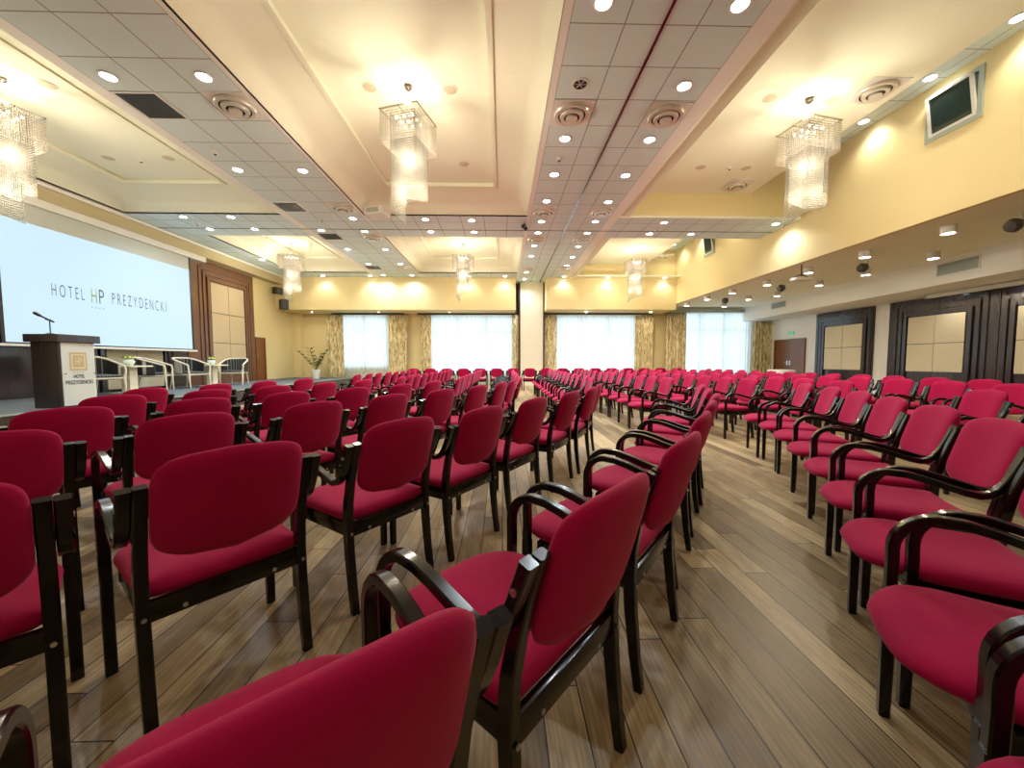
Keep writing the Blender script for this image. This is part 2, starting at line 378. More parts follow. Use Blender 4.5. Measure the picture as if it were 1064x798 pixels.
# eastern coffers: a flat dropped panel, a channel of downlights by the wall
ZP = 5.4
for k, (y0, y1) in enumerate(((2.1, 9.93), (11.55, 17.05))):
    bm = bmesh.new(); box(bm, 3.2, 6.35, y0, y1, ZP, ZP + .08)
    link('ceiling_panel_east_%d' % (k + 1), bm, M_cream, **S)
    slab('ceiling_channel_east_%d' % (k + 1), 6.2, XR, y0, y1, 6.05, M_tileR)
    bm = bmesh.new()     # lip along the tiled strip
    pr = [(3.0, GZ), (3.02, GZ + .05), (3.10, GZ + .07), (3.22, GZ + .02), (3.25, GZ), (3.26, GZ + .01), (3.26, ZP + .02)]
    ra = [bm.verts.new((x, y0, z)) for x, z in pr]; rb = [bm.verts.new((x, y1, z)) for x, z in pr]
    for i in range(len(pr) - 1): bm.faces.new((ra[i], ra[i+1], rb[i+1], rb[i]))
    link('ceiling_lip_east_%d' % (k + 1), bm, M_cream, smooth=True, **S)
link('wall_coffer_end_1', B(3.0, XR, 9.93, 11.55, GZ + .06, 6.2), M_yellow, **S)
link('wall_coffer_end_2', B(3.0, XR, 17.08, 17.3, GZ, 6.2), M_yellow, **S)
link('wall_coffer_end_3', B(3.0, XR, 1.9, 2.1, GZ + .06, 6.2), M_yellow, **S)
link('trim_far_ledge', B(3.0, XR, 16.52, 17.08, GZ - .03, GZ + .03), M_cream, **S)
link('ceiling_upper_slab', B(XL, XR, YN, YB, 6.2, 6.3), M_white, **S)
# eastern low area
slab('ceiling_low', XR + .1, 11.85, YN, YB, 3.68, M_cream, .1)
def fx(y): return 10.8 + .9 * max(0, (y - 6) / 12.1)
bm = bmesh.new()
pts = [(fx(YN), YN), (fx(6), 6), (fx(YB), YB)]
for (a, b) in zip(pts, pts[1:]):
    poly(bm, [(a[0], a[1], 3.05), (b[0], b[1], 3.05), (b[0], b[1], 3.68), (a[0], a[1], 3.68)])
    poly(bm, [(a[0], a[1], 3.05), (b[0], b[1], 3.05), (XRR, b[1], 3.05), (XRR, a[1], 3.05)])
link('ceiling_low_bulkhead', bm, M_white, **S)

# ------------------------------------------------------------------ wood panels
def panel(name, face, a0, a1, z0, z1, ins, rows, cols, label, group, wood, felt, depth=.06):
    """panel on a wall x=face; runs along y a0..a1; ins = (y0,y1,z0,z1) cloth rectangle; nested frame steps"""
    sg = 1 if face < 0 else -1
    r = empty(name, (face, (a0 + a1) / 2, z0), label=label, cat='wall panel', group=group)
    def bx(bm, d0, d1, ya, yb, za, zb, mi=0):
        xs_ = sorted((sg * d0, sg * d1)); box(bm, xs_[0], xs_[1], ya - (a0 + a1) / 2, yb - (a0 + a1) / 2, za - z0, zb - z0, mi)
    bm = bmesh.new(); bx(bm, 0, depth, a0, a1, z0, z1); link('backboard', bm, wood, r)
    iy0, iy1, iz0, iz1 = ins
    bm = bmesh.new()
    for k, (g, dd) in enumerate(((.46, .085), (.30, .10), (.14, .118))):
        ya, yb, zb = max(a0 + .02, iy0 - g), min(a1 - .02, iy1 + g), min(z1 - .02, iz1 + g); wd = .10
        bx(bm, depth - .01, dd, ya, ya + wd, z0, zb); bx(bm, depth - .01, dd, yb - wd, yb, z0, zb); bx(bm, depth - .01, dd, ya + wd, yb - wd, zb - wd, zb)
    link('frame', bm, wood, r)
    bm = bmesh.new(); bx(bm, depth - .01, depth + .02, iy0, iy1, iz0, iz1); link('shadow_gap', bm, M_groove, r)
    for i in range(rows):
        for j in range(cols):
            ya = iy0 + (iy1 - iy0) * j / cols + .008; yb = iy0 + (iy1 - iy0) * (j + 1) / cols - .008
            za = iz0 + (iz1 - iz0) * i / rows + .008; zb = iz0 + (iz1 - iz0) * (i + 1) / rows - .008
            bm = bmesh.new(); xx = sorted((sg * (depth + .015), sg * (depth + .05)))
            box(bm, xx[0], xx[1], ya - (a0+a1)/2, yb - (a0+a1)/2, za - z0, zb - z0, 0, .008); link('cloth_pad', bm, felt, r)
    return r
panel('acoustic_panel', XL, 12.2, 15.46, .4, 4.44, (13.18, 14.83, .78, 3.80), 3, 2, 'tall brown wood wall panel with six beige cloth pads beside the projection screen', None, M_brwood, M_felt)
panel('acoustic_panel', XL, 4.0, 12.15, .4, 4.44, (9.67, 11.25, .45, 3.7), 3, 2, 'wood wall panel behind and below the projection screen, pale pads showing underneath', None, M_dkwood, M_feltw)
PG = None
panel('acoustic_panel', XRR, 13.1, 15.55, 0, 3.04, (13.46, 15.05, .8, 2.48), 2, 2, 'dark wood panel with four pale pads between exit door and white pier', PG, M_dkwood, M_feltw)
panel('acoustic_panel', XRR, 9.71, 12.56, 0, 3.04, (10.40, 11.92, .8, 2.50), 2, 2, 'dark wood panel with four cream pads under the end of the rolled screen case', PG, M_dkwood, M_feltw)
panel('acoustic_panel', XRR, 6.8, 9.69, 0, 3.04, (7.75, 9.33, .8, 2.50), 2, 2, 'dark wood panel with cream pad cut off by the picture edge under rolled screen case', PG, M_dkwood, M_feltw)

# ------------------------------------------------------------------ doors
def door(name, face, y0, y1, z0, z1, dbl):
    sg = 1 if face < 0 else -1
    bm = bmesh.new()
    for (a, b, c, d) in ((y0, y0 + .07, z0, z1), (y1 - .07, y1, z0, z1), (y0 + .07, y1 - .07, z1 - .07, z1)):
        xx = sorted((face, face + sg * .07)); box(bm, xx[0], xx[1], a, b, c, d)
    r = link(name, bm, M_door, **S)
    n = 2 if dbl else 1; ww = (y1 - y0 - .14) / n
    for k in range(n):
        a = y0 + .07 + ww * k; xx = sorted((face, face + sg * .04)); lf = link('door_leaf', B(xx[0], xx[1], a + .004, a + ww - .004, z0, z1 - .07, .005), M_door, r)
        hy = a + (.08 if (k or not dbl) else ww - .08)
        bm = bmesh.new(); xx = sorted((face + sg * .04, face + sg * .05)); box(bm, xx[0], xx[1], hy - .025, hy + .025, z0 + .95, z0 + 1.15)
        tube(bm, [(face + sg * .05, hy, z0 + 1.07), (face + sg * .09, hy, z0 + 1.07), (face + sg * .09, hy + .1, z0 + 1.07)], .009)
        link('door_handle', bm, M_chrome, lf)
door('door_1', XL, 15.50, 16.12, .4, 2.12, False)
door('door_2', XRR, 16.1, 17.95, 0, 2.12, True)

# ------------------------------------------------------------------ stage
link('floor_stage', B(XL, -6.95, YN, 18.3, 0, .4), M_stage, **S)
link('trim_stage_front', B(-6.95, -6.93, YN, 18.3, 0, .385), M_dkwood, **S)
link('trim_stage_nosing', B(-6.96, -6.915, YN, 18.3, .385, .405), M_grayp, **S)

# ------------------------------------------------------------------ windows dressing
def wavy(x0, x1, y, z0, z1, amp, pitch, seed, gather=0, th=.0):
    rnd = random.Random(seed); bm = bmesh.new(); n = max(8, int((x1 - x0) / pitch * 8)); zs = [z0 + (z1 - z0) * k / 6 for k in range(7)]
    ph = rnd.random() * 6; fr = [rnd.uniform(.75, 1.25) for _ in range(4)]; rows = []
    for z in zs:
        row = []
        for i in range(n + 1):
            x = x0 + (x1 - x0) * i / n; t = (x - x0) / pitch * 2 * PI
            d = amp * (math.sin(t + ph + .6 * math.sin(t * .23 * fr[0])) + .35 * math.sin(t * .5 * fr[1] + 1 + z * .2)) * (.55 + .45 * (z1 - z) / (z1 - z0))
            row.append(bm.verts.new((x + .3 * amp * math.sin(t * .5 + z * .7), y + d, z)))
        rows.append(row)
    for a, b in zip(rows, rows[1:]):
        for i in range(n): bm.faces.new((a[i], a[i+1], b[i+1], b[i]))
    return bm
def thick(o, t):
    md = o.modifiers.new('cloth_thickness', 'SOLIDIFY'); md.thickness = t; md.offset = 0
def px2x(u, y): # x on a plane of depth y for an image column
    d = rt * (u - 532) + fw * f_px; return d.x / d.y * y
CW = ['first window from the stage', 'second window from the stage', 'third window, right of the centre column', 'fourth window, in the low-ceilinged part']
CW = ['window beside the potted plant', 'window on the stage side of the centre column', 'window on the door side of the centre column', 'window under the low ceiling']
for i, (u0, u1, zt) in enumerate(((354, 409, 3.33), (445, 537, 3.33), (573, 664, 3.33), (706, 786, 3.5))):
    o = link('sheer_curtain', wavy(px2x(u0, 18.42), px2x(u1, 18.42), 18.44, .03, zt, .028, .13, 30 + i), M_sheer, smooth='all')
    tag(o, 'glowing white sheer curtain over the ' + CW[i], 'curtain')
DR = [((340, 358), 'gold patterned drape hanging just beside the potted plant'), ((404, 423.5), 'gold patterned drape closing the door side of the plant window'),
      ((438, 449), 'narrow gold drape where the stage-side centre window begins'), ((532, 538.5), 'very narrow dark drape against the centre column, stage side'),
      ((565.5, 578), 'narrow gold drape against the centre column, door side'), ((659, 678), 'gold drape closing the window on the door side of the column'),
      ((691, 712), 'gold drape under the low end of the big yellow bulkhead'), ((781, 801), 'gold patterned drape hanging nearest to the brown exit door')]
for i, ((u0, u1), lb) in enumerate(DR):
    o = link('drape', wavy(px2x(u0, 18.22), px2x(u1, 18.22), 18.25, .02, 3.33 if i < 6 else 3.45 if i == 6 else 3.03, .05, .16, 60 + i), M_drape, smooth='all'); thick(o, .01)
    tag(o, lb.replace('nearest to', 'next to'), 'curtain', 'gold drapes at the windows')
for i, (a, b, z) in enumerate(((-7.9, -4.55, 3.36), (-3.95, .6, 3.36), (2.0, 7.1, 3.38), (7.9, 11.6, 3.60))):
    r = link('curtain_rail', B(a, b, 18.15, 18.5, z - .02, z + .02), M_whitep if i != 3 else M_grayp)
    tag(r, 'slim curtain rail above the ' + CW[i], 'curtain rail')
    link('rail_front', B(a, b, 18.13, 18.15, z - (.05 if i < 3 else .16), z + .02), M_dvent if i < 3 else M_grayp, r)

# ------------------------------------------------------------------ projection screen
SX = -9.42
scr = empty('projection_screen', (SX, 9.4, 1.45), label='large wall projection screen showing the hotel name above the stage', cat='projection screen')
def sl(bm_args): return bm_args
Y0s, Y1s = 7.56, 11.96
link('screen_case', B(-.12, .08, Y0s - .5 - 9.4, Y1s + .62 - 9.4, 4.27 - 1.45, 4.43 - 1.45, .01), M_whitep, scr)
M_scr = mat('lit_screen_picture', (.12, .12, .12, 1), .8, emit=(.58, .83, 1.0, 1), estr=.46)
M_scrd = mat('unlit_screen_cloth', srgb(190, 196, 190), .8)
link('screen_border', B(-.004, 0, Y0s - .06 - 9.4, Y1s + .08 - 9.4, .05, 2.82), M_black, scr)
link('unlit_cloth', B(0, .004, Y0s - 9.4, Y1s - 9.4, 3.90 - 1.45, 4.27 - 1.45), M_scrd, scr)
link('picture', B(0, .006, Y0s - 9.4, Y1s - 9.4, 1.53 - 1.45, 3.90 - 1.45), M_scr, scr)
link('bottom_bar', B(-.02, .03, Y0s - .12 - 9.4, Y1s + .16 - 9.4, 0, .05, .008), M_whitep, scr)
M_ink = mat('grey_ink', srgb(70, 84, 88), .8); M_inkd = mat('dark_ink', srgb(30, 40, 60), .8); M_inkg = mat('green_ink', srgb(150, 170, 60), .8)
def text(s, name, parent, loc, h, wid, m, face='+x', off=.0):
    cu = bpy.data.curves.new(name, 'FONT'); cu.body = s; cu.size = 1; cu.extrude = .0; cu.offset = off
    o = bpy.data.objects.new(name, cu); COL.objects.link(o); bpy.context.view_layer.update()
    me = bpy.data.meshes.new_from_object(o); bpy.data.objects.remove(o)
    xs_ = [v.co.x for v in me.vertices]; ys_ = [v.co.y for v in me.vertices]
    x0, x1, y0, y1 = min(xs_), max(xs_), min(ys_), max(ys_)
    for v in me.vertices:
        u = (v.co.x - x0) / (x1 - x0) * wid; t = (v.co.y - y0) / (y1 - y0) * h
        v.co = (0, u, t) if face == '+x' else (u, 0, t)
    me.materials.append(m); o = bpy.data.objects.new(name, me); COL.objects.link(o); o.parent = parent; o.location = loc
    return o
ty = lambda y: y - 9.4
text('H O T E L', 'lettering', scr, (.012, ty(8.36), 2.53 - 1.45), .26, .63, M_ink, off=-.012)
text('H', 'lettering', scr, (.012, ty(9.14), 2.50 - 1.45), .33, .115, M_inkg, off=-.008)
text('P', 'lettering', scr, (.012, ty(9.31), 2.50 - 1.45), .33, .11, M_ink, off=-.01)
text('P R E Z Y D E N C K I', 'lettering', scr, (.012, ty(9.61), 2.54 - 1.45), .27, 1.49, M_ink, off=-.012)
bm = bmesh.new()
for k in range(4):
    c = Vector((.012, ty(9.14 + k * .085), 2.40 - 1.45)); pts = []
    for j in range(10):
        a = PI / 2 + j * PI / 5; r = .018 if j % 2 == 0 else .008; pts.append((c.x, c.y + r * math.cos(a), c.z + r * math.sin(a)))
    poly(bm, pts)
link('star_row', bm, M_ink, scr)

# rolled screen case by the right wall
r = empty('rolled_screen', (12.3, 8.5, 2.93), label='long white rolled-up screen case under the low ceiling by dark panels', cat='projection screen')
link('case', B(-.07, .07, -2.6, 2.35, 0, .11, .02), M_whitep, r); link('end_cap', B(-.075, .075, 2.35, 2.4, -.005, .115, .01), M_grayp, r)

# ------------------------------------------------------------------ lectern and microphone
lec = empty('lectern', (-7.25, 6.56, .4), label='dark wood lectern with white front panel at the stage edge', cat='lectern')
link('body', B(-.22, .20, -.27, .27, 0, 1.06, .006), M_dkwood, lec)
link('top', B(-.27, .26, -.32, .33, 1.06, 1.185, .008), M_dkwood, lec)
fp = link('front_panel', B(.20, .215, -.24, .26, .03, 1.055, .003), mat('satin_white_panel', srgb(214, 222, 222), .3), lec)
for (yy, zz) in ((-.21, .55), (.23, .55)):
    bm = bmesh.new(); lathe(bm, [(0, 0), (.012, 0), (.012, .02), (0, .02)], 10, mat=Matrix.Translation((.215, yy, zz)) @ Matrix.Rotation(PI/2, 4, 'Y')); link('stud', bm, M_chrome, fp)
M_emb = mat('beige_emblem', srgb(196, 180, 140), .6); M_emb2 = mat('pale_emblem', srgb(222, 214, 190), .6)
bm = bmesh.new(); box(bm, .215, .2165, -.13, .13, .60, .90, 0); box(bm, .2165, .218, -.105, .105, .63, .87, 1); box(bm, .218, .2192, -.085, .085, .655, .85, 0)
link('emblem', bm, [M_emb, M_emb2], fp)
text('HP', 'emblem_letters', fp, (.2205, -.05, .70), .11, .10, M_emb2)
text('* * * *', 'small_lettering', fp, (.2175, -.09, .565), .015, .18, M_ink)
text('HOTEL', 'lettering', fp, (.2175, -.085, .475), .06, .17, M_inkd, off=.02)
text('PREZYDENCKI', 'lettering', fp, (.2175, -.205, .375), .065, .41, M_inkd, off=.02)
mic = empty('microphone', (-7.20, 6.34, 1.585), label='black gooseneck microphone on a short stand on the lectern', cat='microphone')
bm = bmesh.new(); lathe(bm, [(0, 0), (.05, 0), (.05, .012), (.012, .02), (0, .02)], 16); link('base', bm, M_black, mic, smooth=True)
bm = bmesh.new(); tube(bm, [(0, 0, .01), (0, 0, .22)], .007); link('stem', bm, M_black, mic)
bm = bmesh.new(); tube(bm, [(.02, .03, .20), (0, 0, .225), (-.03, -.03, .24)], .016); link('clip', bm, M_black, mic)
bm = bmesh.new(); tube(bm, [(.04, .03, .19), (-.04, -.06, .27), (-.07, -.09, .30), (-.09, -.115, .325), (-.10, -.125, .335)], [.011, .013, .024, .024, .01], 10); link('head', bm, M_black, mic, smooth=True)

# ------------------------------------------------------------------ stage furniture
M_cr = mat('cream_painted_wood', srgb(232, 224, 200), .4)
def stripe_mat():
    m = mat('black_striped_upholstery', (.02, .02, .025, 1), .6); g = NT(m); tc = g.n('ShaderNodeTexCoord'); sp = g.n('ShaderNodeSeparateXYZ'); g.l(tc.outputs['Object'], sp.inputs[0])
    f = g.math('FRACT', g.math('MULTIPLY', sp.outputs['X'], 15.0)); g.l(g.mix(g.math('LESS_THAN', f, .10), (.015, .017, .022, 1), (.45, .45, .4, 1)), g.p.inputs['Base Color']); return m
M_str = stripe_mat()
def tub_chair():
    r = empty('stage_armchair', (0, 0, 0))
    # U-shaped back: arc in plan, open to +y
    def U(t, rad): # t 0..1 from one arm front round the back to other arm front
        a = t * 2 - 1
        if abs(a) < .55: th = a / .55 * PI / 2; return Vector((rad * math.sin(th), -.08 - rad * .85 * math.cos(th), 0))
        s = (abs(a) - .55) / .45; return Vector((math.copysign(rad, a), -.08 + s * .36, 0))
    n = 28; pts = [U(k / n, .33) for k in range(n + 1)]
    def top(k): t = abs(k / n * 2 - 1); return .85 - .20 * max(0, (t - .25) / .75) ** 1.1
    bm = bmesh.new(); tube(bm, [(p.x, p.y, top(k)) for k, p in enumerate(pts)], .022, 8); link('top_rail', bm, M_cr, r, smooth=True)
    bm = bmesh.new(); inn = [U(k / n, .315) for k in range(n + 1)]; out = [U(k / n, .34) for k in range(n + 1)]
    va = [(bm.verts.new((a.x, a.y, .42)), bm.verts.new((a.x, a.y, top(k) - .01)), bm.verts.new((b.x, b.y, top(k) - .01)), bm.verts.new((b.x, b.y, .42))) for k, (a, b) in enumerate(zip(inn, out))]
    for k in range(3, n - 3):
        a, b = va[k], va[k+1]
        for i in range(4): bm.faces.new((a[i], a[(i+1) % 4], b[(i+1) % 4], b[i]))
    bm.faces.new(va[3]); bm.faces.new(va[n-3]); link('back_upholstery', bm, M_str, r)
    bm = bmesh.new(); cushion(bm, rrect(-.31, .31, -.34, .30, (.08, .08, .2, .2)), .05, .04, lambda u, v, h: (u, v, .43 + h), 4); link('seat', bm, M_str, r, smooth='all')
    bm = bmesh.new(); cushion(bm, rrect(-.33, .33, -.36, .30, (.05, .05, .2, .2)), .03, .03, lambda u, v, h: (u, v, .385 + h), 3, 8); link('seat_rail', bm, M_cr, r)
    for sx in (-1, 1):
        bm = bmesh.new(); tube(bm, [(sx * .33, .28, .66), (sx * .335, .30, .55), (sx * .31, .29, .38), (sx * .315, .30, .2), (sx * .30, .31, 0)], [.022, .02, .028, .02, .014], 8); link('leg', bm, M_cr, r, smooth=True)
        bm = bmesh.new(); tube(bm, [(sx * .22, -.32, .38), (sx * .23, -.36, .2), (sx * .24, -.40, 0)], [.026, .02, .014], 8); link('leg', bm, M_cr, r, smooth=True)
    return r
t0 = tub_chair()
TC = [(-9.0, 10.15, -62, 'cream tub armchair with black striped back, between first flower table and its twin'), (-8.85, 11.12, -98, 'cream tub armchair with black striped back beside the second flower table'),
      (-8.7, 12.72, -165, 'cream tub armchair facing the hall beyond the second flower table'), (-8.7, 8.45, -100, 'cream and black tub armchair half hidden behind the lectern')]
for i, (x, y, a, lb) in enumerate(TC):
    o = t0 if i == 0 else copy_tree(t0); o.location = (x, y, .4); o.rotation_euler = (0, 0, math.radians(a)); tag(o, lb, 'armchair', 'armchairs on the stage')
def side_table():
    r = empty('side_table', (0, 0, 0))
    link('table_top', B(-.30, .30, -.30, .30, .62, .655, .01), M_cr, r); link('pedestal', B(-.10, .10, -.10, .10, .03, .62, .01), M_cr, r); link('base', B(-.24, .24, -.24, .24, 0, .03, .006), M_cr, r)
    return r
def bowl():
    r = empty('flower_bowl', (0, 0, 0)); bm = bmesh.new(); lathe(bm, [(0, 0), (.06, 0), (.10, .04), (.115, .09), (.095, .14), (.088, .14), (.106, .09), (.09, .045), (0, .01)], 20)
    link('bowl', bm, mat('pale_glass', srgb(206, 222, 214), .1, coat=.5), r, smooth=True)
    rnd = random.Random(3); bm = bmesh.new(); bl = bmesh.new()
    for k in range(46):
        a = rnd.random() * 6.28; e = rnd.uniform(.1, 1.4); d = Vector((math.cos(a) * math.cos(e), math.sin(a) * math.cos(e), math.sin(e))); c = Vector((0, 0, .13)) + d * rnd.uniform(.03, .11)
        s = d.orthogonal().normalized(); q = d.cross(s); L = .05; W = .02
        poly(bm, [c - s * W, c + d * L * .5 - q * W * .3, c + s * W, c + d * L])
    link('leaves', bm, mat('leaf_green', srgb(96, 130, 56), .5), r)
    for k in range(9):
        a = k * 2.4; rr = .03 + .05 * (k % 3) / 2; bmesh.ops.create_icosphere(bl, subdivisions=2, radius=.026, matrix=Matrix.Translation((rr * math.cos(a), rr * math.sin(a), .22 - rr * .4)) @ Matrix.Diagonal((1, 1, .7, 1)))
    link('blossoms', bl, mat('yellow_blossom', srgb(226, 224, 140), .6), r, smooth='all')
    return r
st = side_table(); bw = bowl()
for i, (x, y, ls, lb) in enumerate(((-8.8, 9.28, 'square cream pedestal table by the first stage armchair, next to the lectern', 'small bowl of greenery on the table next to the lectern'), (-8.85, 11.93, 'square cream pedestal table between the last two stage armchairs', 'small bowl of yellow flowers on the table between the last armchairs'))):
    o = st if i == 0 else copy_tree(st); o.location = (x, y, .4); tag(o, ls, 'table', 'side tables on the stage')
    o = bw if i == 0 else copy_tree(bw); o.location = (x, y, 1.055); tag(o, lb, 'flowers', 'flower bowls on the stage')

# potted plant
pl = empty('potted_plant', (-8.15, 17.0, .4), label='leafy green plant in a tall white planter by the drapes', cat='plant')
bm = bmesh.new(); lathe(bm, [(0, 0), (.13, 0), (.185, .40), (.17, .40), (.15, .34), (0, .34)], 24); link('planter', bm, M_whitep, pl, smooth=True)
rnd = random.Random(5); bs = bmesh.new(); bl = bmesh.new(); M_leaf = mat('dark_leaf', srgb(62, 88, 52), .4)
for k in range(7):
    a = k * 2.4; sp = rnd.uniform(.25, .62); hh = rnd.uniform(.45, .95); e = Vector((sp * math.cos(a), sp * math.sin(a), .35 + hh)); P = [Vector((0, 0, .33)), Vector((e.x * .3, e.y * .3, .35 + hh * .5)), e]
    path = [P[0].lerp(P[1], t).lerp(P[1].lerp(P[2], t), t) for t in [i / 6 for i in range(7)]]; tube(bs, path, .010, 6)
    for j in range(2, 7):
        for s in (-1, 1):
            c = path[j]; d = (Vector((math.cos(a + s * 1.0), math.sin(a + s * 1.0), .55))).normalized(); q = d.cross(Vector((0, 0, 1))).normalized(); L = .27; W = .055
            p1 = c + d * L * .45 + q * W; p2 = c + d * L + Vector((0, 0, -.03)); p3 = c + d * L * .45 - q * W; mid = c + d * L * .5 + Vector((0, 0, -.012))
            poly(bl, [c, p1, mid]); poly(bl, [p1, p2, mid]); poly(bl, [p2, p3, mid]); poly(bl, [p3, c, mid])
link('stems', bs, mat('stem_brown', srgb(90, 90, 50), .6), pl); link('leaves', bl, M_leaf, pl)

# white cloth table near the door
r = empty('small_table', (11.6, 15.6, 0), label='small white-clothed table behind the last chairs before the exit door', cat='table')
bm = bmesh.new(); lathe(bm, [(0, .78), (.46, .78), (.485, .765), (.50, .6), (.53, .3), (.55, .02), (.53, .02)], 40)
for v in bm.verts:
    rr = math.hypot(v.co.x, v.co.y)
    if v.co.z < .7 and rr > .1: k = 1 + .05 * math.sin(10 * math.atan2(v.co.y, v.co.x)); v.co.x *= k; v.co.y *= k
link('tablecloth', bm, M_white, r, smooth='all')

# wall speakers
def speaker(): 
    r = empty('wall_speaker', (0, 0, 0)); link('cabinet', B(-.15, .15, -.21, .21, -.14, .14, .015), M_black, r)
    link('grille', B(.15, .158, -.19, .19, -.12, .12, .004), M_dvent, r); bm = bmesh.new(); tube(bm, [(-.12, 0, 0), (-.34, 0, .04)], .02); link('bracket', bm, M_black, r)
    return r
sp_ = speaker(); sp_.location = (-9.43, 16.72, 4.14); sp_.rotation_euler = (0, .15, -.5); tag(sp_, 'black loudspeaker, upper of the pair high on the wall by the stage', 'speaker')
o = copy_tree(sp_); o.location = (-9.4, 16.95, 3.60); o.rotation_euler = (PI/2, .0, -.7); tag(o, 'black loudspeaker, lower of the pair high on the wall by the stage', 'speaker')

# exit sign
ex = empty('exit_sign', (XRR, 16.95, 2.3), label='small green exit sign with running figure above the brown double door', cat='sign')
link('sign_body', B(-.03, 0, -.18, .18, 0, .17, .004), M_whitep, ex); gm = mat('exit_green', srgb(30, 140, 90), .5, emit=srgb(40, 170, 110), estr=.6)
bm = bmesh.new(); box(bm, -.034, -.03, .02, .165, .012, .158); box(bm, -.034, -.03, -.165, -.10, .012, .158); link('green_field', bm, gm, ex)
bm = bmesh.new(); poly(bm, [(-.032, -.085, .085), (-.032, -.03, .13), (-.032, -.03, .1), (-.032, .01, .1), (-.032, .01, .07), (-.032, -.03, .07), (-.032, -.03, .04)]); link('arrow', bm, gm, ex)
bm = bmesh.new(); tube(bm, [(-.036, .10, .12), (-.036, .085, .08), (-.036, .11, .05), (-.036, .12, .02)], .006, 5); tube(bm, [(-.036, .085, .08), (-.036, .06, .045)], .006, 5); tube(bm, [(-.036, .07, .11), (-.036, .10, .11), (-.036, .125, .09)], .005, 5); bmesh.ops.create_icosphere(bm, subdivisions=1, radius=.011, matrix=Matrix.Translation((-.036, .092, .14))); link('figure', bm, M_whitep, ex)

# clerestory windows in the upper yellow wall
def cler(y0, y1, z0, z1, lab):
    yc = (y0 + y1) / 2; r = empty('clerestory_window', (XR, yc, z0), label=lab, cat='window'); h = z1 - z0; hw = (y1 - y0) / 2; t = .07
    def fr(hw, z0, z1, t, x0, x1):
        bm = bmesh.new()
        for a, b, c, d in ((-hw, -hw + t, z0, z1), (hw - t, hw, z0, z1), (-hw + t, hw - t, z0, z0 + t), (-hw + t, hw - t, z1 - t, z1)): box(bm, x0, x1, a, b, c, d)
        return bm
    link('outer_frame', fr(hw, 0, h, t, -.03, .02), M_grayp, r)
    s = empty('sash', (0, 0, 0)); bpy.data.objects.remove(s)
    bm = fr(hw - t, 0, h - 2 * t, .045, -.025, .015); sash = link('tilted_sash', bm, M_whitep, r); sash.location = (-.01, 0, t); sash.rotation_euler = (0, -.16, 0)
    link('pane', B(-.006, .002, -hw + t + .045, hw - t - .045, .045, h - 2 * t - .045), M_glassdk, sash)
    link('dark_opening', B(-.004, -.001, -hw + t, hw - t, t, h - t), M_dvent, r)
cler(6.19, 7.02, 5.06, 5.88, 'tilted-open grey-framed high window in the yellow wall, by the big chandelier')
cler(13.95, 14.65, 5.06, 5.88, 'small grey-framed high window seen beyond the tiled cross band')

# ------------------------------------------------------------------ ceiling fittings
def unp(u, v, z):
    d = rt * (u - 532) - up * (v - 399) + fw * f_px; t = (z - HC) / d.z; return Vector((d.x * t, d.y * t, z))
def ordw(n): return ['first', 'second', 'third', 'fourth', 'fifth', 'sixth', 'seventh', 'eighth', 'ninth', 'tenth', 'eleventh', 'twelfth', 'thirteenth', 'fourteenth', 'fifteenth', 'sixteenth', 'seventeenth', 'eighteenth', 'nineteenth', 'twentieth', 'twenty-first', 'twenty-second'][n]
def downlight(glow):
    r = empty('downlight', (0, 0, 0)); bm = bmesh.new(); lathe(bm, [(.078, -.001), (.105, -.001), (.108, -.012), (.085, -.016), (.078, -.004)], 24); link('trim_ring', bm, M_whitep, r, smooth=True)
    bm = bmesh.new(); lathe(bm, [(0, -.006), (.082, -.006), (.082, -.002), (0, -.002)], 24); link('lamp', bm, glow, r); return r
dlc = downlight(M_dlc); used = {}
def place(proto, loc, label, cat, group, rz=0):
    if proto.name not in used: used[proto.name] = 1; o = proto
    else: o = copy_tree(proto)
    o.location = loc; o.rotation_euler = (0, 0, rz); tag(o, label, cat, group); return o
SP = {}
def beam(loc, col, W, ang=150, blend=.8, rad=.08):
    key = (col, W, ang)
    if key not in SP:
        L = bpy.data.lights.new('downlight_beam', 'SPOT'); L.color = col; L.energy = W; L.spot_size = math.radians(ang); L.spot_blend = blend; L.shadow_soft_size = rad; SP[key] = L
    o = bpy.data.objects.new('downlight_beam', SP[key]); COL.objects.link(o); o.location = loc; return o
zones = {
 'in the tiled strip left of the dark rail': ('C', [(627, 2), (587, 143.8), (576, 181), (568, 208.6), (562.7, 229.9), (559, 241.7), (555, 255), (552, 266), (547, 282.7), (545, 290)], GZ),
 'in the tiled strip right of the dark rail': ('C', [(769, 4), (711, 89), (675, 144.7), (650, 182), (632, 209.6), (618.5, 230), (610, 242), (601, 255.8), (594.7, 267), (588.6, 275.6)], GZ),
 'in the tiled strip, chandelier side,': ('C', [(211.7, 79.4), (314.5, 177), (366.7, 226.7), (379, 240), (400.6, 259), (416, 274), (428, 285.8)], GZ),
 'in the tiled strip, screen side,': ('C', [(112.5, 79), (247, 176), (333.8, 239), (361, 258.7), (382.7, 274), (398, 285.6)], GZ),
 'in the cross band before the screen wall': ('C', [(190.5, 225), (240, 225), (218, 237.8), (264.7, 237.8)], GZ),
 'in the cross band above the hall middle': ('C', [(442, 227.7), (490, 228.8), (447.6, 240.5), (492.7, 240.8)], GZ),
 'in the cross band before the yellow bulkhead': ('C', [(690, 231), (806, 232.4), (675, 242.7), (718, 243)], GZ),
}
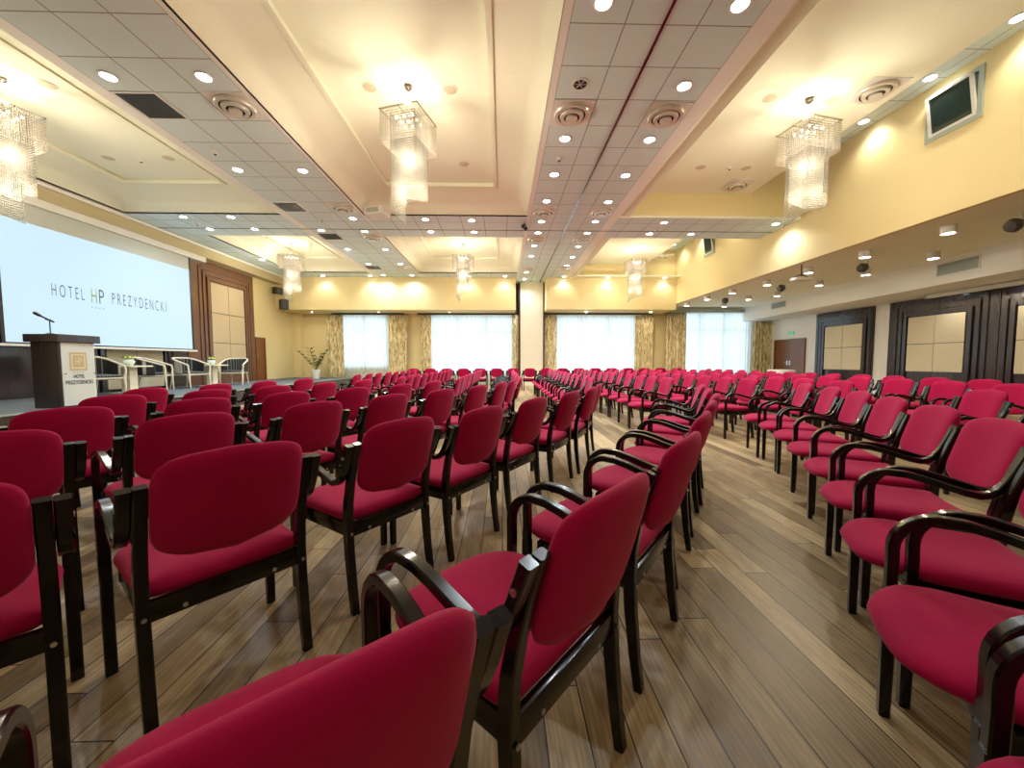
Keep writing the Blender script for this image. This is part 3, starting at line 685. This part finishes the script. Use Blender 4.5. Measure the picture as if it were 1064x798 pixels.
ROWN = {'in the tiled strip left of the dark rail': 'stage side of the dark rail', 'in the tiled strip right of the dark rail': 'door side of the dark rail',
        'in the tiled strip, chandelier side,': 'stage-side strip, file nearer the middle', 'in the tiled strip, screen side,': 'stage-side strip, file nearer the screen',
        'in the cross band before the screen wall': 'cross band before the screen wall', 'in the cross band above the hall middle': 'cross band over the hall middle', 'in the cross band before the yellow bulkhead': 'cross band before the yellow bulkhead'}
for zn, (kd, pts, z) in zones.items():
    for i, (u, v) in enumerate(pts):
        p = unp(u, v, z)
        place(dlc, p, 'round downlight, %s from the camera, %s' % (ordw(i), ROWN[zn]), 'ceiling light', 'downlights in the tiled ceiling')
        beam((p.x, p.y, z - .03), DL_COOL, SPOT_W)
# warm downlights by the yellow wall and over the far beam
for i, (u, v) in enumerate([(1058.5, 18), (966.4, 80.5), (897.5, 126)]):
    p = unp(u, v, 6.05); place(dlc, p, 'warm downlight high beside the yellow wall, %s from the camera' % ordw(i), 'ceiling light', 'downlights by the yellow wall'); beam((p.x + .08, p.y, 6.02), DL_WARM, 40, 130)
for i, y in enumerate((12.7, 14.8, 16.3)):
    place(dlc, (7.25, y, 6.05), 'round downlight in the far high channel, %s beyond the cross band' % ordw(i), 'ceiling light', 'downlights by the yellow wall'); beam((7.4, y, 6.02), DL_WARM, 30, 130)
place(dlc, unp(272.5, 269.5, GZ), 'round downlight in the grey tiled margin above the wood panel', 'ceiling light', None); beam(unp(272.5, 269.5, GZ - .03), DL_WARM, 40)
for i, x in enumerate((-7.6, -5.6, -1.4, .15, 2.7, 4.6, 7.1)):
    place(dlc, (x, 16.72, GZ if x < 4 else GZ - .03), 'warm downlight above the far yellow beam, %s from the stage side' % ordw(i), 'ceiling light', 'downlights over the far beam'); beam((x, 16.74, GZ - .06), DL_WARM, 20, 120, .5)
for i, x in enumerate((-8.6, -5.6, -2.4, 3.9, 6.9)):
    place(dlc, (x, 17.75, 3.4), 'small downlight under the far yellow beam, %s from the stage side' % ordw(i), 'ceiling light', 'downlights under the far beam').scale = (.7, .7, 1); beam((x, 17.75, 3.37), DL_WARM, 14, 140)
for i, (u, v) in enumerate([(986, 304.6), (1059, 294)]):
    place(dlc, unp(u, v, 3.05), 'flat downlight beside the rolled screen case, %s' % ('over the panel corner' if i == 0 else 'close to the picture edge'), 'ceiling light', None).scale = (.8, .8, 1); beam(unp(u, v, 3.02), DL_WARM, 16, 140)
# surface cylinders on the low ceiling
def can():
    r = empty('cylinder_spotlight', (0, 0, 0)); bm = bmesh.new(); lathe(bm, [(0, 0), (.115, 0), (.115, -.15), (.10, -.15), (.098, -.12), (0, -.12)], 24); link('housing', bm, M_whitep, r, smooth=True)
    bm = bmesh.new(); lathe(bm, [(0, -.142), (.095, -.142), (.095, -.13), (0, -.13)], 24); link('lamp', bm, M_dlw, r); return r
cn = can()
cans = [(8.43, 7.17), (10.16, 8.91), (8.44, 8.84), (10.2, 10.63), (8.39, 10.42), (10.13, 12.13), (8.42, 12.1), (10.2, 14.1), (8.19, 13.56), (9.67, 14.94), (8.05, 14.97), (9.85, 16.9), (8.05, 16.64)]
ca = sorted([c for c in cans if c[0] < 9], key=lambda c: c[1]); cb = sorted([c for c in cans if c[0] >= 9], key=lambda c: c[1])
for nm, L in (('beside the yellow bulkhead', ca), ('beside the pale bulkhead', cb)):
    for i, (x, y) in enumerate(L):
        place(cn, (x, y, 3.68), 'white cylinder lamp, %s from the camera %s' % (ordw(i), nm), 'ceiling light', 'cylinder lamps on the low ceiling'); beam((x, y, 3.52), (1, .93, .8), 26, 140)
# round diffusers
def diffuser(z_plate=True):
    r = empty('air_diffuser', (0, 0, 0)); link('plate', B(-.29, .29, -.29, .29, -.008, .0), M_whitep, r)
    for k, (ro, ri, zz) in enumerate(((.255, .20, -.05), (.175, .115, -.075), (.085, .0, -.095))):
        bm = bmesh.new(); lathe(bm, [(ro, -.008), (ro + .004, zz * .6), (ro - .01, zz), (max(ri, 0), zz - .008 * (ri == 0)), (max(ri - .0, 0), zz + .008), (ro - .025, zz * .5 + .004)] if ri else [(ro, zz + .03), (ro, zz), (0, zz - .006)], 32); link('ring', bm, M_brvent, r, smooth=True)
    bm = bmesh.new(); lathe(bm, [(0, -.012), (.245, -.012)], 32); link('throat', bm, M_black, r); return r
df = diffuser()
dpos = [((594, 117.5), GZ, 'stage side of the dark rail, first from the camera'), ((565.5, 220), GZ, 'stage side of the dark rail, just before the cross band'), ((557.4, 248.7), GZ, 'stage side of the dark rail, just past the cross band'), ((548, 279), GZ, 'stage side of the dark rail, last before the centre column'),
        ((691.6, 119.4), GZ, 'door side of the dark rail, first from the camera'), ((624.7, 220), GZ, 'door side of the dark rail, just before the cross band'), ((604.4, 248.7), GZ, 'door side of the dark rail, just past the cross band'), ((586, 278.8), GZ, 'door side of the dark rail, last before the centre column'),
        ((244.6, 109.8), GZ, 'stage-side strip, first beside the dark square vent'), ((356.4, 215.8), GZ, 'stage-side strip, just before the ceiling projector'), ((387.4, 246.5), GZ, 'stage-side strip, just past the ceiling projector'), ((420, 277.5), GZ, 'stage-side strip, last before the far beam'),
        ((910, 94), ZP, 'in the smooth cream ceiling by the tilted high window'), ((766, 192), ZP, 'in the smooth cream ceiling just before the cross band'), ((690, 266), ZP, 'in the far smooth ceiling above the small chandelier')]
for (uv, z, lb) in dpos:
    place(df, unp(uv[0], uv[1], z), 'round air diffuser, ' + lb, 'air vent', 'round ceiling diffusers')
def sqvent():
    r = empty('square_vent', (0, 0, 0)); bm = bmesh.new()
    for a, b, c, d in ((-.3, -.27, -.3, .3), (.27, .3, -.3, .3), (-.27, .27, -.3, -.27), (-.27, .27, .27, .3)): box(bm, a, b, c, d, -.012, 0)
    link('frame', bm, M_whitep, r); link('backing', B(-.27, .27, -.27, .27, -.004, -.001), M_dvent, r)
    bm = bmesh.new()
    for k in range(1, 9):
        s = .27 * k / 9
        for (ax, ay, bx_, by_) in ((-s, -s, s, -s), (s, -s, s, s), (s, s, -s, s), (-s, s, -s, -s)): tube(bm, [(ax, ay, -.008), (bx_, by_, -.008)], .004, 4)
    link('louvres', bm, mat('grey_louvre', (.12, .13, .13, 1), .4), r); return r
sv = sqvent()
for (u, v), lb in zip(((154, 110), (301.4, 215), (344, 245.5), (388, 277.9)), ('first, beside a round diffuser', 'just before the tiled cross band', 'just past the tiled cross band', 'last one before the far beam')):
    p = unp(u, v, GZ); x = -5.0; place(sv, (x, p.y, GZ), 'dark square louvred vent in the stage-side strip, ' + lb, 'air vent', 'square ceiling vents')
r = empty('extract_vent', unp(602.9, 87, GZ), label='small black round grille in the tile before the largest diffuser', cat='air vent')
bm = bmesh.new(); lathe(bm, [(0, -.004), (.09, -.004), (.09, -.001)], 24); link('grille', bm, M_black, r); bm = bmesh.new(); lathe(bm, [(.09, 0), (.11, 0), (.11, -.012), (.09, -.012)], 24); link('rim', bm, M_whitep, r)
bm = bmesh.new()
for k in range(3): a = k * PI / 3; tube(bm, [(-.085 * math.cos(a), -.085 * math.sin(a), -.008), (.085 * math.cos(a), .085 * math.sin(a), -.008)], .005, 4)
link('spokes', bm, M_brvent, r)
# in-ceiling speakers (flat discs)
def csp():
    r = empty('ceiling_speaker', (0, 0, 0)); bm = bmesh.new(); lathe(bm, [(0, -.008), (.095, -.008), (.10, -.006), (.10, 0)], 28); link('grille', bm, M_off, r, smooth=True)
    bm = bmesh.new(); lathe(bm, [(.10, -.001), (.118, -.001), (.118, -.008), (.10, -.010)], 28); link('rim', bm, M_cream, r); return r
cs = csp()
for (u, v, z, lb) in ((384, 90.6, 5.26, 'stage side of the big middle chandelier'), (467.7, 93, 5.26, 'door side of the big middle chandelier'), (482, 170, 5.26, 'beyond the big middle chandelier'), (800, 102, ZP, 'rail side of the yellow-wall chandelier'), (863, 103, ZP, 'wall side of the yellow-wall chandelier'),
                  (728, 173.7, ZP, 'rail side, before the cross band in the smooth ceiling'), (775, 174.4, ZP, 'wall side, before the cross band in the smooth ceiling'), (49, 88, 5.26, 'beside the chandelier by the screen'), (113, 164, 5.26, 'outer one in the blue-lit coffer by the screen'), (175, 164, 5.26, 'inner one in the blue-lit coffer by the screen')):
    place(cs, unp(u, v, z), 'flat round ceiling speaker, ' + lb, 'ceiling speaker', 'round ceiling speakers')
# small detectors
def det():
    r = empty('smoke_detector', (0, 0, 0)); bm = bmesh.new(); lathe(bm, [(0, -.045), (.03, -.045), (.035, -.03), (.055, -.025), (.06, 0)], 20); link('body', bm, M_whitep, r, smooth=True)
    bm = bmesh.new(); lathe(bm, [(0, -.062), (.018, -.058), (.022, -.045)], 14); link('sensor', bm, M_dvent, r); return r
dt = det()
for (u, v, z, lb) in ((581, 164.5, GZ, 'stage side of the dark rail'), (223.5, 157.7, GZ, 'stage-side strip beside the blue-lit coffer'), (146.6, 166, 5.26, 'blue-lit coffer before the screen'), (758, 174, ZP, 'smooth cream ceiling between two round speakers'), (334, 228, GZ, 'stage-side strip at the cross band'), (205, 232, GZ, 'cross band before the screen wall'), (682, 238.5, GZ, 'cross band before the yellow bulkhead')):
    place(dt, unp(u, v, z), 'small white detector with dark centre in the ' + lb, 'detector', 'ceiling detectors')
# black sensor and projector
r = empty('black_spotlight', unp(545, 232, GZ), label='small black twin spotlight at the corner of strip and cross band', cat='spotlight')
bm = bmesh.new(); tube(bm, [(0, 0, 0), (0, 0, -.05)], .02); link('mount', bm, M_black, r)
for s in (-1, 1): bm = bmesh.new(); tube(bm, [(0, s * .02, -.06), (s * .05, s * .12 - .03, -.13)], .05, 12); link('head', bm, M_black, r)
pj = empty('ceiling_projector', unp(392, 221, 4.66), rz=-.25, label='white ceiling projector hanging at the strip corner behind the big chandelier', cat='projector')
link('body', B(-.24, .24, -.20, .20, -.09, .09, .03), M_whitep, pj); bm = bmesh.new(); tube(bm, [(0, 0, .08), (0, 0, .14)], .03); link('mount', bm, M_whitep, pj)
bm = bmesh.new(); lathe(bm, [(.06, 0), (.065, .05), (.05, .06), (0, .04)], 20, mat=Matrix.Translation((-.235, .08, 0)) @ Matrix.Rotation(-PI/2, 4, 'Y')); link('lens', bm, M_black, pj, smooth=True)
link('front_vent', B(-.15, .15, -.205, -.198, -.05, .05), M_grayp, pj)
# cameras / speakers on the low ceiling
def cam_():
    r = empty('ceiling_speaker_ball', (0, 0, 0)); bm = bmesh.new(); tube(bm, [(0, 0, 0), (0, 0, -.10), (-.06, 0, -.16)], .012); link('arm', bm, M_grayp, r)
    bm = bmesh.new(); lathe(bm, [(0, -.10), (.09, -.09), (.12, 0), (.09, .07), (0, .09)], 20, mat=Matrix.Translation((-.14, 0, -.2)) @ Matrix.Rotation(-1.9, 4, 'Y')); link('shell', bm, mat('dark_grey_shell', srgb(70, 66, 60), .4), r, smooth=True); return r
cb_ = cam_()
for (u, v, lb) in ((902, 270, 'between two cylinder lamps above the white pier'), (816, 293, 'beside the small hanging bracket'), (757, 307, 'furthest one, above the low window curtain'), (1062, 222, 'cut by the picture edge above the vents')):
    place(cb_, unp(u, v, 3.66), 'dark round bracket speaker, ' + lb.replace('furthest one, ', ''), 'speaker', 'bracket speakers on the low ceiling')
r = empty('hanging_projector', unp(833, 275, 3.68), label='small white device on a dark pole under the low ceiling', cat='projector')
bm = bmesh.new(); tube(bm, [(0, 0, 0), (0, 0, -.30)], .015); link('pole', bm, M_black, r); link('body', B(-.22, .22, -.12, .12, -.42, -.34, .02), M_whitep, r)
bm = bmesh.new(); tube(bm, [(-.2, 0, -.33), (0, 0, -.26), (.2, 0, -.33)], .014); link('cradle', bm, M_dvent, r)
# vents on the bulkhead
for (y0, y1, za, zb, lb) in ((8.65, 9.62, 3.25, 3.58, 'long grey wall vent in the pale bulkhead, the larger one'), (15.35, 16.3, 3.32, 3.6, 'small grey wall vent in the pale bulkhead, the farther one')):
    x = fx((y0 + y1) / 2) - .006; ang = -math.atan(.9 / 12.1); r = empty('wall_vent', (x, (y0 + y1) / 2, za), rz=ang, label=lb.replace(', the farther one', ' beyond the cylinder lamps'), cat='air vent'); h = (y1 - y0) / 2; H = zb - za
    bm = bmesh.new()
    for a, b, c, d in ((-h, -h + .03, 0, H), (h - .03, h, 0, H), (-h + .03, h - .03, 0, .03), (-h + .03, h - .03, H - .03, H)): box(bm, -.012, .0, a, b, c, d)
    link('frame', bm, M_whitep, r); bm = bmesh.new(); n = 16
    for k in range(n): zc = .03 + (H - .06) * (k + .5) / n; box(bm, -.008, -.002, -h + .03, h - .03, zc - .006, zc + .004)
    link('slats', bm, M_grayp, r); link('backing', B(-.002, .0, -h + .03, h - .03, .03, H - .03), M_dvent, r)

# ------------------------------------------------------------------ chandeliers
def chandelier():
    r = empty('crystal_chandelier', (0, 0, 0)); hs = .31
    bm = bmesh.new(); lathe(bm, [(0, .44), (.05, .44), (.055, .42), (.03, .40), (0, .40)], 20); link('canopy', bm, M_chrome, r, smooth=True)
    bm = bmesh.new()
    for a, b in ((-.02, 0), (.02, 0), (0, .02)): tube(bm, [(a, b, .40), (a * 6, b * 6, .01)], .002, 5)
    link('suspension_wires', bm, M_chrome, r)
    bm = bmesh.new()
    for a, b, c, d in ((-hs, hs, -hs, -hs + .022), (-hs, hs, hs - .022, hs), (-hs, -hs + .022, -hs, hs), (hs - .022, hs, -hs, hs), (-hs, hs, -.008, .008), (-.008, .008, -hs, hs), (-.045, .045, -.045, .045)): box(bm, a, b, c, d, 0, .012)
    link('top_frame', bm, M_plate, r)
    bm = bmesh.new()
    for k in range(9):
        i, j = k % 3 - 1, k // 3 - 1; bmesh.ops.create_uvsphere(bm, u_segments=10, v_segments=7, radius=.020, matrix=Matrix.Translation((i * .13, j * .13, -.045)))
    link('bulbs', bm, M_bulb, r, smooth='all')
    def strands(pts, seg, wd, pend=.014):
        bm = bmesh.new()
        for (x, y, L, top) in pts:
            a = random.random() * 3; ca_, sa = math.cos(a) * wd, math.sin(a) * wd; z = -top
            while z > -L:
                z2 = max(-L, z - seg); m_ = (z + z2) / 2 - .002
                t = bm.verts.new((x, y, z)); b = bm.verts.new((x, y, z2 + .004)); q = [bm.verts.new((x + ca_, y + sa, m_)), bm.verts.new((x - sa, y + ca_, m_)), bm.verts.new((x - ca_, y - sa, m_)), bm.verts.new((x + sa, y - ca_, m_))]
                for i in range(4): bm.faces.new((t, q[i], q[(i+1) % 4])); bm.faces.new((b, q[(i+1) % 4], q[i]))
                z = z2
            t = bm.verts.new((x, y, -L)); b = bm.verts.new((x, y, -L - pend * 2)); q = [bm.verts.new((x + pend * .7 * math.cos(k * PI/2), y + pend * .7 * math.sin(k * PI/2), -L - pend)) for k in range(4)]
            for i in range(4): bm.faces.new((t, q[i], q[(i+1) % 4])); bm.faces.new((b, q[(i+1) % 4], q[i]))
        return bm
    def ring(h, n, Lf, top=0):
        out = []
        for s in range(4):
            for k in range(n):
                t = -h + 2 * h * k / n; x, y = ((t, -h), (h, t), (-t, h), (-h, -t))[s]; out.append((x, y, Lf(s, k / n), top))
        return out
    o1 = ring(hs - .010, 26, lambda s, t: .43 + .03 * math.sin(s)); 
    o2 = ring(hs - .05, 16, lambda s, t: .34)
    link('outer_crystal_curtain', strands(o1 + o2, .036, .0075), M_crystal, r, kind='stuff')
    i1 = ring(.20, 22, lambda s, t: 1.50 - .45 * (((s + 1) % 4 + t) / 4)); i2 = ring(.155, 14, lambda s, t: 1.20 - .3 * (((s + 1) % 4 + t) / 4)); i3 = ring(.08, 7, lambda s, t: .8)
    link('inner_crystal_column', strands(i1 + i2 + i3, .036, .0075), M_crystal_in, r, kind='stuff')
    return r
random.seed(11); chd = chandelier()
CH = [((-1.39, 6.03, 4.80), -.29, 'tiered crystal chandelier, large, hanging before the ceiling projector'), ((5.02, 6.37, 4.93), .2, 'tiered crystal chandelier, large, hanging beside the yellow wall'), ((-7.25, 6.0, 4.80), -.35, 'tiered crystal chandelier cut by the picture edge over the screen'),
      ((-7.30, 13.75, 4.80), -.2, 'small distant crystal chandelier above the wall speakers'), ((-1.34, 13.7, 4.80), -.2, 'small distant crystal chandelier in the middle far coffer'), ((5.09, 14.7, 4.93), .2, 'small distant crystal chandelier in the far yellow coffer')]
for i, (loc, rz, lb) in enumerate(CH):
    o = chd if i == 0 else copy_tree(chd); o.location = loc; o.rotation_euler = (0, 0, rz); tag(o, lb, 'chandelier', 'crystal chandeliers')
    for dz, en in ((-.16, CH_W * .35), (-.62, CH_W * .9), (-1.1, CH_W * 1.1)):
        L = bpy.data.lights.new('chandelier_and_fill_light', 'POINT'); L.color = (1, .88, .68); L.energy = en; L.shadow_soft_size = .06; l = bpy.data.objects.new('chandelier_and_fill_light', L); COL.objects.link(l); l.location = (loc[0], loc[1], loc[2] + dz)

# added fill lights behind the camera, standing in for presumed, unbuilt chandeliers
for x in (-7.25, -1.39, 5.02):
    L = bpy.data.lights.new('chandelier_and_fill_light', 'POINT'); L.color = (1, .88, .68); L.energy = CH_W * .35; L.shadow_soft_size = .3; l = bpy.data.objects.new('chandelier_and_fill_light', L); COL.objects.link(l); l.location = (x, -1.9, 4.1)
# ------------------------------------------------------------------ conference chairs
def conference_chair():
    r = empty('conference_chair', (0, 0, 0))
    # seat
    bm = bmesh.new()
    ol = rrect(-.235, .235, -.205, .275, (.165, .165, .03, .03), 8)
    ol = [(u * (1 + .10 * (v + .2) / .47), v + .03 * (1 - (u / .26) ** 2) * (v > 0)) for u, v in ol]
    cushion(bm, ol, .042, .040, lambda u, v, h: (u, v, .425 + h + .012 * (v / .27) * (v > 0) - .018 * max(0, (v - .17) / .12) ** 2 + .008 * (u / .25) ** 2), 6, 5.0)
    link('seat', bm, M_red, r, smooth='all')
    # backrest
    bm = bmesh.new(); ol = []
    n = 48
    for k in range(n):
        a = 2 * PI * k / n; c, s = math.cos(a), math.sin(a); ex = .26
        x = .212 * math.copysign(abs(c) ** ex, c); z = math.copysign(abs(s) ** (.34 if s > 0 else .36), s)
        zz = .70 + (.176 - .028 * (x / .212) ** 2) * z if z > 0 else .70 + (.185 - .05 * (x / .212) ** 2) * z
        ol.append((x, zz))
    def bp(u, v, h):
        lean = -.222 - (v - .5) * .27; return (u, lean + h - .030 * (1 - (u / .215) ** 2), v + h * .25)
    cushion(bm, ol, .034, .026, bp, 6, 5.5)
    link('backrest', bm, M_red, r, smooth='all')
    # rails under the seat
    bm = bmesh.new(); z0, z1 = .345, .410
    box(bm, -.222, .222, -.222, -.200, z0, z1, 0, .003); box(bm, -.235, .235, .155, .178, z0, z1, 0, .003)
    for s in (-1, 1): box(bm, s * .222 - .011, s * .222 + .011, -.21, .17, z0, z1, 0, .003)
    for s in (-1, 1): lathe(bm, [(0, 0), (.007, 0), (.007, .003), (0, .003)], 8, mi=1, mat=Matrix.Translation((s * .13, -.222, .362)) @ Matrix.Rotation(PI/2, 4, 'X'))
    link('seat_rail', bm, [M_frame, M_metal], r, smooth=True)
    W = .034
    for s in (-1, 1):
        x = s * .229; bm = bmesh.new()
        P = [(-.245, 0, .030), (-.228, .12, .034), (-.212, .28, .040), (-.206, .40, .042), (-.212, .50, .038), (-.232, .60, .033), (-.262, .70, .028), (-.290, .785, .026)]
        sweep(bm, [(x, y, z, t) for y, z, t in P], W, .03)
        lathe(bm, [(0, 0), (.007, 0), (.007, .003), (0, .003)], 8, mi=1, mat=Matrix.Translation((x, -.232, .365)) @ Matrix.Rotation(PI/2, 4, 'X'))
        link('leg', bm, [M_frame, M_metal], r, smooth=True)
        x = s * .264; bm = bmesh.new()
        sweep(bm, [(x, .205, 0, .028), (x, .205, .2, .032), (x, .205, .42, .034)], W, .03); link('leg', bm, M_frame, r, smooth=True)
        bm = bmesh.new(); P = [(.205, .42), (.204, .50)]
        for k in range(8): a = k / 7 * PI / 2 * .93; P.append((.205 - .105 * (1 - math.cos(a)), .555 + .105 * math.sin(a)))
        P += [(.05, .657), (-.01, .643), (-.07, .624), (-.125, .607), (-.165, .600), (-.195, .607), (-.220, .628), (-.240, .662), (-.258, .702), (-.288, .782)]
        sweep(bm, [(x, y, z) for y, z in P], W, .028)
        lathe(bm, [(0, 0), (.008, 0), (.008, .003), (0, .003)], 10, mi=1, mat=Matrix.Translation((x + s * .017, -.266, .725)) @ Matrix.Rotation(s * PI/2, 4, 'Y'))
        link('armrest', bm, [M_frame, M_metal], r, smooth=True)
    return r
chair = conference_chair(); NCH = 0
ROW = ['first', 'second', 'third', 'fourth', 'fifth', 'sixth', 'seventh', 'eighth', 'ninth', 'tenth']
def put(rx, ry, phi, label, group):
    """rx,ry: midpoint between the rear legs; phi: angle (deg) of the row direction from +Y"""
    global NCH
    p = math.radians(phi); fwd = Vector((-math.cos(p), math.sin(p))); o = chair if NCH == 0 else copy_tree(chair); NCH += 1
    c = Vector((rx, ry)) + fwd * .235
    o.location = (c.x, c.y, 0); o.rotation_euler = (0, 0, math.atan2(fwd.y, fwd.x) - PI / 2); tag(o, label, 'chair', group)
def row_near(pts, k, phis=None, start=0):
    n = len(pts)
    for i, (x, y) in enumerate(pts):
        a = pts[max(i - 1, 0)]; b = pts[min(i + 1, n - 1)]; ph = phis[i] if phis else math.degrees(math.atan2(b[0] - a[0], b[1] - a[1]))
        put(x, y, ph, 'crimson armchair, %s from the camera end of the curved %s row from the stage' % (ordw(i), ROW[k]), '%s row of chairs, camera block' % ROW[k])
def row_far(x0, y0, x1, y1, k, step=.625, bend=0):
    L = math.hypot(x1 - x0, y1 - y0); n = int(L / step); ph = math.degrees(math.atan2(x1 - x0, y1 - y0))
    for i in range(n + 1):
        t = i * step / L; put(x0 + (x1 - x0) * t + random.uniform(-.015, .015), y0 + (y1 - y0) * t, ph + random.uniform(-3, 3) + (bend if i == 0 else 0), 'crimson armchair, %s along the straight %s row from the stage, beyond the gangway' % (ordw(i), ROW[k]), '%s row of chairs, window block' % ROW[k])
random.seed(4)
J = [(-3.8, 4.12), (-3.6, 4.83), (-3.43, 5.52), (-3.25, 6.25)]
I = [(-3.25, 3.25), (-2.95, 3.85), (-2.67, 4.47), (-2.39, 5.10), (-2.17, 5.9)]
H = [(-2.67, 2.38), (-2.33, 2.96), (-1.99, 3.53), (-1.63, 4.10), (-1.29, 4.70), (-1.03, 5.40)]
G = [(-2.08, 1.56), (-1.71, 2.09), (-1.33, 2.66), (-1.0, 3.24), (-.66, 3.81), (-.34, 4.4), (-.08, 5.03), (.08, 5.68)]
F = [(-1.386, .87), (-.928, 1.308), (-.54, 1.88), (-.173, 2.335), (.175, 2.887), (.55, 3.47), (.87, 4.02), (1.08, 4.60)]
N = [(-.24, .39), (.185, .894), (.608, 1.438), (.99, 2.04), (1.34, 2.60), (1.68, 3.15), (1.95, 3.75), (2.2, 4.35)]
Sx = [(1.13, .18), (1.47, .69), (1.84, 1.19), (2.19, 1.71), (2.52, 2.24), (2.81, 2.78), (3.09, 3.33), (3.33, 3.89), (3.53, 4.48)]
row_near(F, 4, [42, 39, 36, 34, 33, 31, 26, 20]); row_near(N, 5, [50, 42, 39, 34, 31.5, 29, 24.5, 22.5]); row_near(Sx, 6, [33, 31, 29, 27, 25, 25, 24, 23, 22]); row_near(G, 3); row_near(H, 2); row_near(I, 1); row_near(J, 0)
row_near([(4.12, 2.72), (4.38, 3.42)], 7, [20, 16])
row_far(-3.1, 8.1, -2.9, 12.6, 0); row_far(-1.92, 7.05, -1.75, 12.8, 1); row_far(-.82, 6.4, -.78, 12.9, 2); row_far(.2, 6.33, .25, 12.9, 3)
row_far(1.46, 6.5, 1.57, 13.6, 4, .615); row_far(2.62, 6.15, 2.66, 13.6, 5, .62); row_far(3.7, 5.75, 3.7, 13.6, 6, .62); row_far(4.55, 5.1, 4.85, 13.6, 7, .66); row_far(5.82, 4.25, 6.1, 13.6, 8, .66); row_far(6.85, 5.3, 7.15, 13.6, 9, .66)
for i in range(17):
    put(-3.4 + i * .64, 14.9, 90 + random.uniform(-3, 3), 'crimson armchair in the last row before the windows, %s from the stage side' % ordw(i), 'chairs in the row along the windows')
